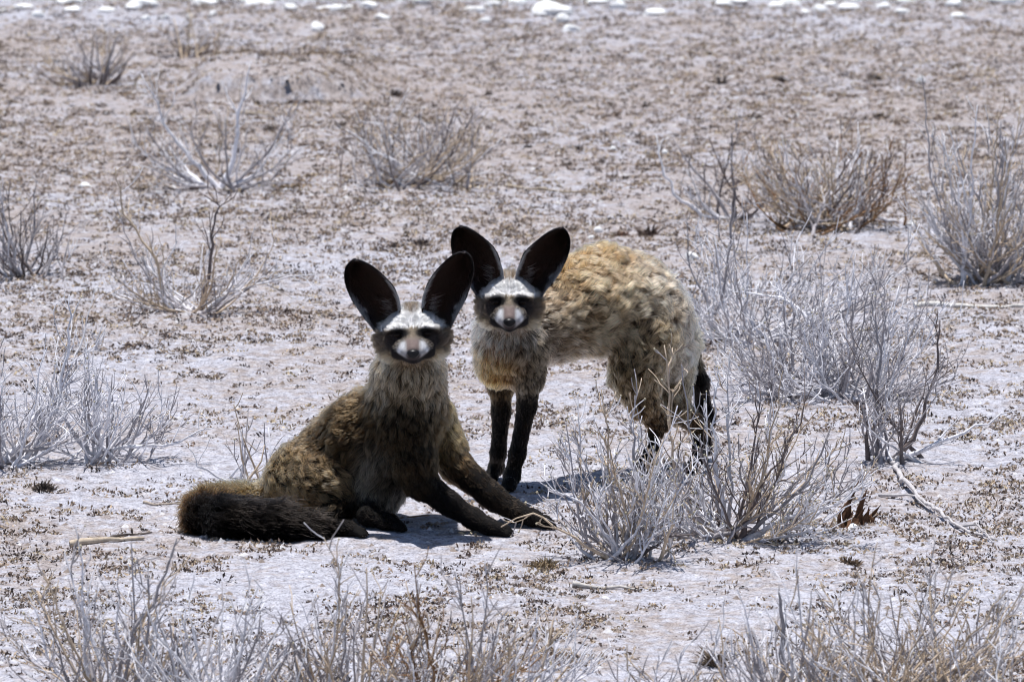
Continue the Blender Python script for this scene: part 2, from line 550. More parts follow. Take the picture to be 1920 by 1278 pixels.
        top = np.interp(ar, [0, 10, 20, 30, 48, 62, 72], [-36, -40, -54, -49, -35, -19, -9])
        bot = -12 + 0.12 * np.clip(ar - 26, 0, 60)
        band = sstep(top - 7, top + 5, dy) * (1 - sstep(bot - 4, bot + 4, dy)) * (1 - sstep(64, 74, ar)) * sstep(-44, -30, f)
        lay(band, (0.88, 0.88, 0.89), 0.010)
        lay(sstep(-46, -36, dy) * (1 - sstep(-26, -10, dy)) * (1 - sstep(4, 18, ar)) * 0.6, (0.40, 0.39, 0.40))
        lay(blob(ar, dy, 27, 0, 22, 11, 0.15, 0.3), (0.006, 0.005, 0.005), 0.0035)           # black eye mask
        lay(blob(ar, dy, 39, 14, 13, 13, 0, 0.5), (0.028, 0.022, 0.021), 0.005)
        lay((1 - sstep(10, 16, ar)) * sstep(2, 14, dy) * sstep(-10, 0, f), (0.17, 0.13, 0.12), 0.0018)   # muzzle bridge
        lay(sstep(9, 18, ar) * (1 - sstep(-5, 5, ar - 21 - (dy - 13) * 0.55)) * sstep(9, 17, dy) * (1 - sstep(38 * F, 46 * F, dy)) * sstep(-14, -4, f), (0.66, 0.66, 0.68), 0.0016)  # white sides of the muzzle
        lay(blob(ar, dy, 17, 38 * F, 8, 9, 0.0, 0.4) * sstep(0, 10, f), (0.36, 0.34, 0.34), 0.0018)
        mouth = 57 * F - 0.017 * ar ** 2                                                       # dark lips in a wide curve
        lay(sstep(mouth - 13, mouth - 7, dy) * (1 - sstep(40, 46, ar)) * sstep(-16, -6, f), (0.012, 0.010, 0.011), 0.0025)
        lay(blob(ar, dy, 0, 40 * F, 14, 9, 0, 0.3) * sstep(30, 40, f), (0.05, 0.04, 0.04), 0.002)
        nose = np.array([0, -37 * F, 60.0])
        d = unit(h - nose)
        # long brow hair stands up and outwards
        up_ = (band * 0.9)[:, None] * np.stack([np.sign(r) * 0.45 + r * 0.012, np.full(len(r), 0.8), np.full(len(r), 0.1)], -1)
        d = unit(d * np.array([1, 1, 1.0]) + up_)
        flow = d[:, :1] * self.er + d[:, 1:2] * self.eu + d[:, 2:] * self.ef
        return c, ln, flow
    # ---- ears: a deep cup between an inner and an outer edge
    def add_ear(self, inner, outer, side, cup=0.030, back=0.03, n=26, m=22):
        """inner/outer edges as photo pixels from base to tip; the opening looks at the camera."""
        def spline(pts, t):
            pts = np.array(pts, float); k = len(pts) - 1
            x = np.clip(t * k, 0, k - 1e-6); i = x.astype(int); f = (x - i)[:, None]
            p0 = pts[np.maximum(i - 1, 0)]; p1 = pts[i]; p2 = pts[i + 1]; p3 = pts[np.minimum(i + 2, k)]
            return 0.5 * (2 * p1 + (p2 - p0) * f + (2 * p0 - 5 * p1 + 4 * p2 - p3) * f ** 2 + (3 * p1 - p0 - 3 * p2 + p3) * f ** 3)
        s = np.linspace(0, 1, n); I = spline(inner, s); O = spline(outer, s)
        ww = np.linspace(-1, 1, m)
        Vin = np.zeros((n, m, 3)); Nc = np.zeros((n, m, 2))
        for a in range(n):
            mix = ((ww + 1) / 2)[:, None]
            uv = I[a] * (1 - mix) + O[a] * mix
            depth = back * (1 - s[a]) ** 1.0 * 0.2 + cup * np.sqrt(np.clip(1 - ww ** 2, 0, 1)) * math.sin(math.pi * min(1, 0.16 + 0.84 * (1 - s[a]) ** 0.75) * 0.97 + 0.02) ** 0.6
            lean = 0.012 * ww * (1 - 0.4 * s[a])                                # the outer edge is swung back
            for b in range(m):
                Vin[a, b] = at(uv[b, 0], uv[b, 1], self.hY + 0.020 + depth[b] + lean[b] + 0.012 * s[a])
        Nn = unit(np.cross(np.gradient(Vin, axis=0), np.gradient(Vin, axis=1)))
        flip = np.sign((Nn @ np.array([0, -1.0, 0.0])).mean()); Nn *= flip
        thick = 0.0022 * np.ones((n, m, 1)); thick[:, [0, -1]] *= 0.25; thick[-1] *= 0.25
        Vout = Vin - Nn * thick
        V = np.concatenate([Vin.reshape(-1, 3), Vout.reshape(-1, 3)])
        g = np.arange(n * m).reshape(n, m)
        q = np.stack([g[:-1, :-1], g[1:, :-1], g[1:, 1:], g[:-1, 1:]], -1).reshape(-1, 4)
        if flip * 1 < 0: q = q[:, ::-1]
        qo = q[:, ::-1] + n * m
        rim = np.concatenate([g[:, 0], g[-1, 1:], g[-2::-1, -1]])
        qr = np.stack([rim[:-1], rim[1:], rim[1:] + n * m, rim[:-1] + n * m], 1)
        S, T = np.meshgrid(s, ww, indexing='ij')                               # T: -1 inner (head) edge, +1 outer edge
        col = np.tile(np.array([0.030, 0.017, 0.013]), (n, m, 1))
        def lay(mk, cc):
            nonlocal col
            mk = np.clip(mk, 0, 1)[..., None]; col = col * (1 - mk) + np.array(cc) * mk
        lay(sstep(0.75, 0.92, np.abs(T)) * sstep(0.35, 0.7, S), (0.010, 0.008, 0.008))      # black rim towards the tip
        lay(sstep(0.88, 1.0, S), (0.010, 0.008, 0.008))
        lay((1 - sstep(-0.98, -0.90, T)) * (1 - sstep(0.58, 0.75, S)) * sstep(0.2, 0.3, S), (0.50, 0.50, 0.51))        # pale inner edge
        lay(sstep(0.82, 0.97, T) * (1 - sstep(0.42, 0.62, S)), (0.42, 0.38, 0.38))              # pale lower outer edge
        lay((1 - sstep(0.10, 0.24, S)) * sstep(0.55, 0.85, T) * 0.8, (0.30, 0.26, 0.24))
        lay(sstep(0.2, 0.9, T) * (1 - sstep(0.25, 0.55, S)) * 0.22, (0.14, 0.13, 0.15))
        lay(sstep(0.62, 0.7, T) * sstep(0.33, 0.36, S) * (1 - sstep(0.37, 0.40, S)), (0.62, 0.60, 0.60))     # small skin pocket on the outer edge
        lay(sstep(0.66, 0.74, T) * sstep(0.23, 0.26, S) * (1 - sstep(0.32, 0.34, S)), (0.008, 0.006, 0.006))
        colb = np.tile(np.array([0.09, 0.07, 0.055]), (n, m, 1)); colb[S > 0.6] = (0.015, 0.012, 0.012)
        self.ears.append(dict(V=V, Q=np.concatenate([q, qo, qr]), C=np.concatenate([col.reshape(-1, 3), colb.reshape(-1, 3)]), Vin=Vin, Nn=Nn, S=S, T=T, I=I, O=O, q=q))
    # ---- make the objects
    def make(self, root_px, label, n_hair, seed):
        r = np.random.default_rng(seed)
        self.build_skin()
        V, Q, N = self.V, self.Q, self.N
        col, tip, ln, lift, curl, flow, wh = self.coat(V, N)
        loc = gnd(*root_px)
        root = empty('bat_eared_fox', loc, label, 'fox')
        AV, AQ, AC = [V], [Q], [col * 0.75 * (1 - wh[:, None]) + 0.95 * tip * wh[:, None]]
        off = len(V)
        for e in self.ears:
            AV.append(e['V']); AQ.append(e['Q'] + off); AC.append(e['C']); off += len(e['V'])
        body = mesh_np('body', np.concatenate(AV), np.concatenate(AQ), M_SKIN, root, loc, np.concatenate(AC))
        # eyes and nose
        for s in (-1, 1):
            self.ellipsoid('eye', (s * 27 * self.fw, -0.5, 0), (8.5, 5.0, 7.0), M_EYE, root, loc)
        self.ellipsoid('nose', (0, -37 * self.face, 57), (11.5, 8.5, 8), M_NOSE, root, loc, lumpy=True)
        # ---- fur
        T = np.concatenate([Q[:, [0, 1, 2]], Q[:, [0, 2, 3]]])
        area = 0.5 * np.linalg.norm(np.cross(V[T[:, 1]] - V[T[:, 0]], V[T[:, 2]] - V[T[:, 0]]), axis=1)
        dens = np.where(wh > 0.5, 3.2, 1.0) * np.where(ln < 0.008, 1.35, 1.0)
        wgt = area * dens[T].mean(1)
        def sample(k):
            t = T[r.choice(len(T), k, p=wgt / wgt.sum())]
            a = r.random((k, 2)); fl = a.sum(1) > 1; a[fl] = 1 - a[fl]
            w = np.stack([1 - a.sum(1), a[:, 0], a[:, 1]], 1)[..., None]
            return (V[t] * w).sum(1), unit((N[t] * w).sum(1))
        P, Nn = sample(n_hair)
        hx = self.hl(P)
        ok = np.ones(len(P), bool)
        for s in (-1, 1):                             # no hair on the eyeballs or the nose
            ok &= ~((np.abs(hx[:, 0] - s * 27 * self.fw) < 8.5) & (np.abs(hx[:, 1] + 0.5) < 4.0) & (hx[:, 2] > -20))
        ok &= np.linalg.norm(hx - np.array([0, -37 * self.face, 57]), axis=1) > 12
        ok &= P[:, 2] > ground_h(P[:, 0], P[:, 1]) + 0.003
        P, Nn = P[ok], Nn[ok]
        G, GN = sample(n_hair // 55)
        strands = self.strands(P, Nn, G, GN, r)
        ears = [self.ear_hair(e, r) for e in self.ears]
        allp = [strands] + ears
        pts = np.concatenate([a[0] for a in allp]); rad = np.concatenate([a[1] for a in allp]); cols = np.concatenate([a[2] for a in allp])
        zg = ground_h(pts[..., 0], pts[..., 1]) + 0.0006
        pts[..., 2] = np.maximum(pts[..., 2], zg)
        k, mm = pts.shape[:2]
        hc = bpy.data.hair_curves.new('fur')
        hc.add_curves([mm] * k)
        hc.attributes['position'].data.foreach_set('vector', (pts - loc).astype(np.float32).ravel())
        if 'radius' not in hc.attributes: hc.attributes.new('radius', 'FLOAT', 'POINT')
        hc.attributes['radius'].data.foreach_set('value', rad.astype(np.float32).ravel())
        a = hc.attributes.new('tone', 'FLOAT_COLOR', 'POINT')
        c4 = np.ones((k, mm, 4), np.float32); c4[..., :3] = np.clip(cols, 0.0015, 0.95)
        a.data.foreach_set('color', c4.ravel())
        hc.materials.append(M_FUR)
        fo = bpy.data.objects.new('fur', hc); COL.objects.link(fo); fo.parent = body
        tag(fo, kind='stuff')
        return root
    def ellipsoid(self, name, c, rad, mat, root, loc, lumpy=False):
        n, m = 14, 20
        th = np.linspace(0, np.pi, n)[:, None]; ph = np.linspace(0, 2 * np.pi, m, endpoint=False)[None]
        x = np.sin(th) * np.cos(ph); y = np.cos(th) + 0 * ph; z = np.sin(th) * np.sin(ph)
        if lumpy:                                     # a fox nose: flat top, two nostril hollows, narrow below
            x = x * (1 + 0.22 * y)
            hol = np.exp(-((np.abs(x) - 0.45) ** 2 + (y + 0.15) ** 2) / 0.05) * (z > 0)
            z = z - 0.35 * hol
        W = self.o + self.s * ((c[0] + rad[0] * x)[..., None] * self.er + (c[1] + rad[1] * y)[..., None] * self.eu + (c[2] + rad[2] * z)[..., None] * self.ef)
        g = np.arange(n * m).reshape(n, m); g2 = np.roll(g, -1, 1)
        q = np.stack([g[:-1], g2[:-1], g2[1:], g[1:]], -1).reshape(-1, 4)
        return mesh_np(name, W.reshape(-1, 3), q, mat, root, loc)
    def paths(self, P, N, r, M):
        col, tip, ln, lift, curl, flow, wh = self.coat(P, N)
        k = len(P)
        ln = ln * np.where(ln > 0.029, 0.45 + 0.95 * r.random(k), 0.72 + 0.5 * r.random(k))
        jit = 0.22 * (1 - 0.6 * wh) + 0.25 * (ln > 0.029)
        d0 = unit(flow * (1 - lift)[:, None] + N * lift[:, None] + r.normal(0, 1, (k, 3)) * jit[:, None])
        d1 = unit(flow + N * 0.18 + np.array([0, 0, -0.22]) + r.normal(0, 1, (k, 3)) * jit[:, None])
        t = np.linspace(0, 1, M)[None, :, None]
        X = P[:, None] - N[:, None] * 0.001 + ln[:, None, None] * (t * d0[:, None] * (1 - 0.45 * t) + 0.45 * t * t * d1[:, None])
        return X, col, tip, ln, curl, wh, flow
    def strands(self, P, N, G, GN, r, M=6):
        X, col, tip, ln, curl, wh, flow = self.paths(P, N, r, M)
        XG, cG, tG, lG, cuG, whG, flG = self.paths(G, GN, r, M)
        kd = kdtree.KDTree(len(G))
        for i, g in enumerate(G): kd.insert(g, i)
        kd.balance()
        gi = np.array([kd.find(p)[1] for p in P.tolist()])
        t = np.linspace(0, 1, M)[None, :, None]
        cl = np.where(ln > 0.009, 0.56, 0.25) * (0.6 + 0.4 * r.random(len(P)))
        tgt = XG[gi]
        X = X + (tgt - X) * (cl[:, None, None] * t ** 1.3)
        # woolly waves shared by a clump
        ph = (gi * 2.399) % 6.283
        side = unit(np.cross(flow, N)) 
        wave = np.sin(t[..., 0] * 5.5 + ph[:, None]) * t[..., 0] * curl[:, None] * 0.0055
        X = X + wave[..., None] * side[:, None] + (np.cos(t[..., 0] * 4.6 + ph[:, None] * 1.7) * t[..., 0] * curl[:, None] * 0.004)[..., None] * N[:, None]
        hv = ((gi * 0.61803) % 1.0)
        tone = (0.74 + 0.52 * hv) * (0.60 + 0.80 * r.random(len(P)))
        tone = np.where((wh > 0.5) & (ln < 0.012), 0.84 + 0.30 * r.random(len(P)), tone)
        tt = t[..., 0]
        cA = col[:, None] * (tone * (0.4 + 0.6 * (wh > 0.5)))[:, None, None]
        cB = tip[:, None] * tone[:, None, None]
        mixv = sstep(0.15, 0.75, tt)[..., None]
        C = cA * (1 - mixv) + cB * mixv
        dark = (r.random(len(P)) < 0.16) & (wh < 0.5)               # scattered black guard hairs
        C[dark, 3:] *= 0.25
        R = np.where(wh > 0.5, 0.00032, 0.00050)[:, None] * (1 - 0.75 * tt ** 2)
        return X, R, C
    def ear_hair(self, e, r, M=6):
        Vin, Nn, S, T = e['Vin'], e['Nn'], e['S'], e['T']
        n, m = S.shape
        out = []
        def grid(a, b, arr):
            i = np.clip(a.astype(int), 0, n - 2); j = np.clip(b.astype(int), 0, m - 2)
            fa = (a - i)[:, None]; fb = (b - j)[:, None]
            return arr[i, j] * (1 - fa) * (1 - fb) + arr[i + 1, j] * fa * (1 - fb) + arr[i, j + 1] * (1 - fa) * fb + arr[i + 1, j + 1] * fa * fb
        ax_s = unit(np.gradient(Vin, axis=0)); ax_t = unit(np.gradient(Vin, axis=1))
        Cg = e['C'][:n * m].reshape(n, m, 3)
        t = np.linspace(0, 1, M)[None, :, None]
        def put(a, b, along, across, lift, L, colr, rad=0.00028):
            p = grid(a, b, Vin); nn = unit(grid(a, b, Nn)); s_ = unit(grid(a, b, ax_s)); t_ = unit(grid(a, b, ax_t))
            k = len(a)
            d = unit(s_ * along[:, None] + t_ * across[:, None] + nn * lift[:, None] + r.normal(0, .15, (k, 3)))
            L = L * (0.6 + 0.8 * r.random(k))
            X = p[:, None] + L[:, None, None] * (t * d[:, None] + t * t * 0.25 * s_[:, None])
            c = (grid(a, b, Cg) if colr is None else np.tile(np.array(colr), (k, 1))) * (0.75 + 0.5 * r.random((k, 1)))
            R = np.full((k, M), rad) * (1 - 0.7 * t[..., 0] ** 2)
            out.append((X, R, np.repeat(c[:, None], M, 1)))
        k = 9000                                                    # velvet
        put(r.random(k) * (n - 1), r.random(k) * (m - 1), np.full(k, .8), np.zeros(k), np.full(k, .22), 0.0045, None)
        k = 520                                                    # pale fringe on the edge next to the forehead, combed across the opening
        put((0.22 + 0.38 * r.random(k) ** 1.3) * (n - 1), r.random(k) ** 2 * 0.06 * (m - 1), np.full(k, .75), np.full(k, .5), np.full(k, .25), 0.006, (0.66, 0.66, 0.67))
        k = 150                                                     # long sparse hairs deeper in the ear
        put((0.16 + 0.25 * r.random(k)) * (n - 1), (0.16 + 0.16 * r.random(k)) * (m - 1), np.full(k, .25), np.full(k, .9), np.full(k, .15), 0.014, (0.62, 0.63, 0.64))
        k = 400                                                     # pale lower outer edge
        put((0.18 + 0.30 * r.random(k)) * (n - 1), (1 - r.random(k) ** 2 * 0.08) * (m - 1), np.full(k, .8), np.full(k, -.35), np.full(k, .25), 0.008, (0.55, 0.52, 0.52))
        k = 500                                                     # tuft at the foot of the ear
        put((0.02 + 0.14 * r.random(k)) * (n - 1), (0.3 + 0.6 * r.random(k)) * (m - 1), np.full(k, .8), np.full(k, .1), np.full(k, .5), 0.010, (0.035, 0.028, 0.026))
        k = 1500                                                    # dark fringe round the rim
        edge = np.where(r.random(k) < 0.5, 0.0, 1.0) * (m - 1)
        put((0.45 + 0.55 * r.random(k)) * (n - 1), edge, np.full(k, .7), np.where(edge > 1, .35, -.35), np.full(k, .1), 0.0028, (0.012, 0.010, 0.010))
        return tuple(np.concatenate([o[i] for o in out]) for i in range(3))

# materials for the animals
M_SKIN = attr_mat('fox_skin', rough=0.85, grain=0.2, scale=220)
def fur_material():
    m = bpy.data.materials.new('fox_fur'); m.use_nodes = True
    nt = m.node_tree; nt.nodes.remove(nt.nodes['Principled BSDF'])
    h = node(nt, 'ShaderNodeBsdfHairPrincipled')
    h.model = 'CHIANG'; h.parametrization = 'COLOR'
    a = node(nt, 'ShaderNodeAttribute', attribute_name='tone')
    nt.links.new(a.outputs['Color'], h.inputs['Color'])
    h.inputs['Roughness'].default_value = 0.45
    h.inputs['Radial Roughness'].default_value = 0.6
    h.inputs['IOR'].default_value = 1.12
    nt.links.new(h.outputs[0], nt.nodes['Material Output'].inputs['Surface'])
    return m
M_FUR = fur_material()
M_EYE, nt_, b_ = new_mat('dark_wet_eye'); b_.inputs['Base Color'].default_value = (0.012, 0.008, 0.006, 1); b_.inputs['Roughness'].default_value = 0.15; b_.inputs['Specular IOR Level'].default_value = 0.1
M_NOSE, nt_, b_ = new_mat('black_leathery_nose'); b_.inputs['Base Color'].default_value = (0.012, 0.011, 0.012, 1); b_.inputs['Roughness'].default_value = 0.35; b_.inputs['Specular IOR Level'].default_value = 0.2

BLACK = (0.005, 0.004, 0.004); BLK_T = (0.009, 0.007, 0.006)

def gw(u, v, up=0.0):                                  # ground contact at a pixel, lifted
    p = gnd(u, v); return (p[0], p[1], p[2] + up, 'w')

def sitting_fox():
    f = Fox((773, 626), 11.60, math.radians(2.5), 1.0)
    fl_c, fl_t = (0.026, 0.016, 0.009), (0.42, 0.275, 0.15)
    dk_c, dk_t = (0.012, 0.008, 0.005), (0.050, 0.032, 0.017)
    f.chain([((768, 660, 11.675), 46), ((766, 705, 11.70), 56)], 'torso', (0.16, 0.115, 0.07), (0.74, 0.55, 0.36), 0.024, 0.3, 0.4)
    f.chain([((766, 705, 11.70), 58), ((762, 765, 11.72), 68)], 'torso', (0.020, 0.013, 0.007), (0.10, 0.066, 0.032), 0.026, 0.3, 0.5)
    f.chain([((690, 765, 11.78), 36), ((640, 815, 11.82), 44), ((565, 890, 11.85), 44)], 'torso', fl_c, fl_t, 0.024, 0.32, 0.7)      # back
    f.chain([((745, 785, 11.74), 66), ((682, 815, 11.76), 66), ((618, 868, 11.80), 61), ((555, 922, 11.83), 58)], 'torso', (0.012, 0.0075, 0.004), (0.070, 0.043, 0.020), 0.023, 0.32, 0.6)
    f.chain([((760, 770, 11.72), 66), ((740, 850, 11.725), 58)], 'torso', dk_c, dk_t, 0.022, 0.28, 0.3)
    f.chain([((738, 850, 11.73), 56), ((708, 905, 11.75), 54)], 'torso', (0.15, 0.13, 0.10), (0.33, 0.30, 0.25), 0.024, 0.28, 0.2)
    # hind legs folded under
    f.chain([((560, 895, 11.80), 58), ((610, 905, 11.745), 56)], 'hind_near', fl_c, (0.50, 0.34, 0.19), 0.022, 0.3, 0.6)
    f.chain([((610, 905, 11.745), 54), ((655, 935, 11.735), 30)], 'hind_near', dk_c, dk_t, 0.016, 0.25, 0.2)
    f.chain([((655, 940, 11.73), 26), ((590, 980, 11.67), 18)], 'hind_near', BLACK, BLK_T, 0.010, 0.22)
    f.chain([(gw(588, 1000, 0.015), 15), (gw(650, 1005, 0.013), 14), (gw(676, 1006, 0.009), 10)], 'hind_near', BLACK, BLK_T, 0.007, 0.2)
    f.chain([((640, 900, 11.80), 44), ((700, 935, 11.75), 34)], 'hind_far', dk_c, dk_t, 0.014, 0.25)
    f.chain([((695, 945, 11.74), 26), (gw(690, 988, 0.02), 18), (gw(730, 993, 0.013), 15), (gw(752, 996, 0.008), 9)], 'hind_far', BLACK, BLK_T, 0.007, 0.2)
    # forelegs propped forward
    f.chain([((762, 800, 11.685), 46), ((775, 860, 11.675), 40), ((786, 900, 11.67), 30)], 'fore_near', dk_c, dk_t, 0.018, 0.28, 0.3)
    f.chain([((786, 900, 11.67), 28), ((840, 942, 11.66), 21.5), ((888, 972, 11.655), 18)], 'fore_near', BLACK, BLK_T, 0.008, 0.2)
    f.chain([((888, 972, 11.655), 18), (gw(918, 1002, 0.013), 15), (gw(944, 1004, 0.009), 11), (gw(956, 1004, 0.006), 7)], 'fore_near', BLACK, BLK_T, 0.005, 0.2)
    f.chain([((808, 785, 11.77), 44), ((832, 835, 11.765), 38)], 'fore_far', (0.20, 0.14, 0.07), (0.52, 0.37, 0.18), 0.020, 0.28, 0.5)
    f.chain([((832, 835, 11.765), 37), ((852, 870, 11.755), 31)], 'fore_far', (0.10, 0.06, 0.03), (0.24, 0.14, 0.07), 0.012, 0.25, 0.2)
    f.chain([((852, 870, 11.755), 30), ((925, 932, 11.73), 23), ((965, 958, 11.715), 19)], 'fore_far', BLACK, (0.018, 0.012, 0.008), 0.009, 0.2)
    f.chain([((965, 958, 11.715), 19), (gw(1000, 987, 0.015), 15), (gw(1022, 989, 0.010), 11), (gw(1036, 990, 0.006), 7)], 'fore_far', BLACK, BLK_T, 0.005, 0.2)
    # bushy tail swept round in front of the haunch
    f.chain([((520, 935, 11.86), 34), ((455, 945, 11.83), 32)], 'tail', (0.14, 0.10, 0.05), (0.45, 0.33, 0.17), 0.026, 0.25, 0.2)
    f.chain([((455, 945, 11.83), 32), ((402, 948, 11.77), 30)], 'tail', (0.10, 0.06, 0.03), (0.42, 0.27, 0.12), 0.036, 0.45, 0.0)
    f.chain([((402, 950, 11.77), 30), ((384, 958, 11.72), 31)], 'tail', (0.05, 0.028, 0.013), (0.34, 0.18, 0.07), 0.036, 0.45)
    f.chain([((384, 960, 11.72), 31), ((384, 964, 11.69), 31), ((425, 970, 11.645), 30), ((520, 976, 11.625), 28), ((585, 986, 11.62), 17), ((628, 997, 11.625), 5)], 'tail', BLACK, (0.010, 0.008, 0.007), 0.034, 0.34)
    for u, v, du, dv, g in ((944, 1004, 1, .12, 'tn'), (1024, 989, 1, .12, 'tf'), (672, 1006, 1, .1, 'hn'), (744, 996, 1, .1, 'hf')):
        f.toes(u, v, du, dv, g)
    f.add_ear([(728, 620), (748, 592), (750, 567), (740, 541), (722, 519), (698, 499), (672, 487)],
              [(708, 628), (696, 613), (679, 591), (659, 560), (647, 528), (648, 502), (660, 488)], -1)
    f.add_ear([(818, 620), (794, 592), (791, 567), (796, 546), (806, 524), (824, 500), (848, 479), (867, 472)],
              [(838, 628), (848, 610), (856, 592), (870, 568), (881, 538), (888, 508), (885, 486), (876, 474)], 1)
    return f.make((760, 990), 'bat-eared fox sitting with forelegs propped out and black tail curled beside it', 150000, 3)

def standing_fox():
    f = Fox((955, 566), 11.97, math.radians(0.0), 1.04, 0.87)
    gold_c, gold_t = (0.085, 0.043, 0.018), (0.80, 0.49, 0.27)
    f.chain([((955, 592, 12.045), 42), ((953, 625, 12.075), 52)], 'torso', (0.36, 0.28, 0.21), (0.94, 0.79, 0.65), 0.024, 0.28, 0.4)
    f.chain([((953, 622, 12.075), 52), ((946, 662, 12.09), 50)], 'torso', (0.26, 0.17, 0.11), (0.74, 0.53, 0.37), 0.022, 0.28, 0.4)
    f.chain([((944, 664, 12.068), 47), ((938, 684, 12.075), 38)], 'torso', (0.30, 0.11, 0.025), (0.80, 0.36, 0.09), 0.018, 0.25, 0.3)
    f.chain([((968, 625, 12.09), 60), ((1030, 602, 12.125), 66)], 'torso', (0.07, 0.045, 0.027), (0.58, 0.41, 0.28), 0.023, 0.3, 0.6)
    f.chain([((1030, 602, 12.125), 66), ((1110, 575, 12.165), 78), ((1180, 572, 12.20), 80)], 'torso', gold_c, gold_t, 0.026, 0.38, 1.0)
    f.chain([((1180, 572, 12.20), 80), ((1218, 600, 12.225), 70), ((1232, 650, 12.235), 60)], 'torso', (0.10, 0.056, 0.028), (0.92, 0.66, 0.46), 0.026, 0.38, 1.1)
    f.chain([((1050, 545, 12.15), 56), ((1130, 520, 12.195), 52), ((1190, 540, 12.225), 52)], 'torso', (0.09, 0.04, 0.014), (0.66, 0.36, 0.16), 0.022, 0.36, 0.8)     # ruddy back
    # forelegs
    f.chain([((934, 675, 12.135), 36), ((939, 722, 12.14), 24)], 'fore_far', (0.10, 0.06, 0.03), (0.20, 0.125, 0.06), 0.012, 0.22, 0.2)
    f.chain([((939, 722, 12.14), 21), ((940, 770, 12.145), 16.5), ((934, 850, 12.155), 13.5), (gw(931, 899, 0.022), 13), (gw(921, 902, 0.010), 11), (gw(915, 903, 0.006), 7)], 'fore_far', BLACK, (0.012, 0.009, 0.007), 0.007, 0.18)
    f.chain([((985, 660, 12.06), 44), ((990, 705, 12.06), 30)], 'fore_near', (0.10, 0.075, 0.05), (0.28, 0.22, 0.15), 0.016, 0.25, 0.4)
    f.chain([((990, 705, 12.06), 25), ((988, 760, 12.065), 17), ((970, 850, 12.065), 14.5), (gw(960, 916, 0.022), 14), (gw(954, 920, 0.010), 12), (gw(950, 922, 0.006), 8)], 'fore_near', BLACK, (0.012, 0.009, 0.007), 0.007, 0.18)
    # hind legs
    f.chain([((1205, 630, 12.17), 68), ((1194, 700, 12.145), 46)], 'hind_near', (0.06, 0.034, 0.016), (0.66, 0.43, 0.24), 0.022, 0.34, 0.9)
    f.chain([((1194, 700, 12.145), 46), ((1206, 750, 12.14), 30)], 'hind_near', (0.05, 0.029, 0.015), (0.32, 0.20, 0.10), 0.018, 0.26, 0.4)
    f.chain([((1206, 750, 12.14), 29), ((1236, 796, 12.18), 18)], 'hind_near', (0.03, 0.018, 0.010), (0.12, 0.07, 0.035), 0.012, 0.2)
    f.chain([((1232, 792, 12.18), 15), ((1222, 845, 12.18), 12), (gw(1208, 893, 0.020), 13), (gw(1196, 897, 0.009), 11), (gw(1188, 898, 0.006), 8)], 'hind_near', BLACK, BLK_T, 0.006, 0.18)
    f.chain([((1248, 640, 12.275), 60), ((1250, 715, 12.26), 42)], 'hind_far', (0.20, 0.14, 0.08), (0.58, 0.45, 0.28), 0.022, 0.32, 0.8)
    f.chain([((1250, 715, 12.26), 42), ((1262, 762, 12.255), 30)], 'hind_far', (0.13, 0.08, 0.045), (0.42, 0.30, 0.17), 0.016, 0.26, 0.4)
    f.chain([((1262, 762, 12.255), 27), ((1314, 800, 12.29), 16)], 'hind_far', (0.05, 0.03, 0.016), (0.10, 0.06, 0.035), 0.009, 0.2)
    f.chain([((1314, 800, 12.29), 14), ((1312, 840, 12.29), 12), (gw(1308, 882, 0.020), 12), (gw(1298, 885, 0.009), 11), (gw(1292, 886, 0.006), 8)], 'hind_far', BLACK, BLK_T, 0.006, 0.18)
    # hanging tail
    f.chain([((1268, 612, 12.31), 20), ((1296, 662, 12.33), 13)], 'tail', (0.10, 0.07, 0.04), (0.25, 0.18, 0.11), 0.016, 0.25)
    f.chain([((1296, 662, 12.33), 13), ((1312, 715, 12.345), 13), ((1322, 780, 12.35), 13), ((1322, 835, 12.35), 9), ((1318, 858, 12.35), 4)], 'tail', BLACK, BLK_T, 0.017, 0.25)
    for u, v, du, dv, g in ((922, 902, -1, .35, 'tf'), (954, 921, -.9, .4, 'tn'), (1196, 897, -1, .2, 'hn'), (1298, 885, -1, .2, 'hf')):
        f.toes(u, v, du, dv, g)
    f.add_ear([(920, 572), (941, 540), (944, 516), (939, 494), (930, 470), (912, 450), (888, 433), (868, 424)],
              [(900, 574), (890, 550), (875, 530), (859, 506), (849, 478), (846, 452), (850, 434), (860, 426)], -1)
    f.add_ear([(990, 572), (969, 540), (967, 516), (974, 495), (983, 474), (1000, 457), (1024, 438), (1048, 427)],
              [(1010, 574), (1020, 550), (1033, 534), (1049, 512), (1062, 486), (1069, 460), (1066, 440), (1058, 429)], 1)
    return f.make((1100, 895), 'bat-eared fox standing with golden woolly flank and slender black legs', 170000, 5)

sitting_fox()
standing_fox()
# ------------------------------------------------------------------ dry shrubs: every shrub its own thing, every main branch its own part
M_TWIG = attr_mat('weathered_grey_bark', rough=0.85, grain=0.35, scale=120)
TONES = dict(pale=(0.74, 0.73, 0.77), grey=(0.38, 0.355, 0.37), dark=(0.17, 0.14, 0.135), tan=(0.55, 0.44, 0.33), rust=(0.26, 0.155, 0.085))

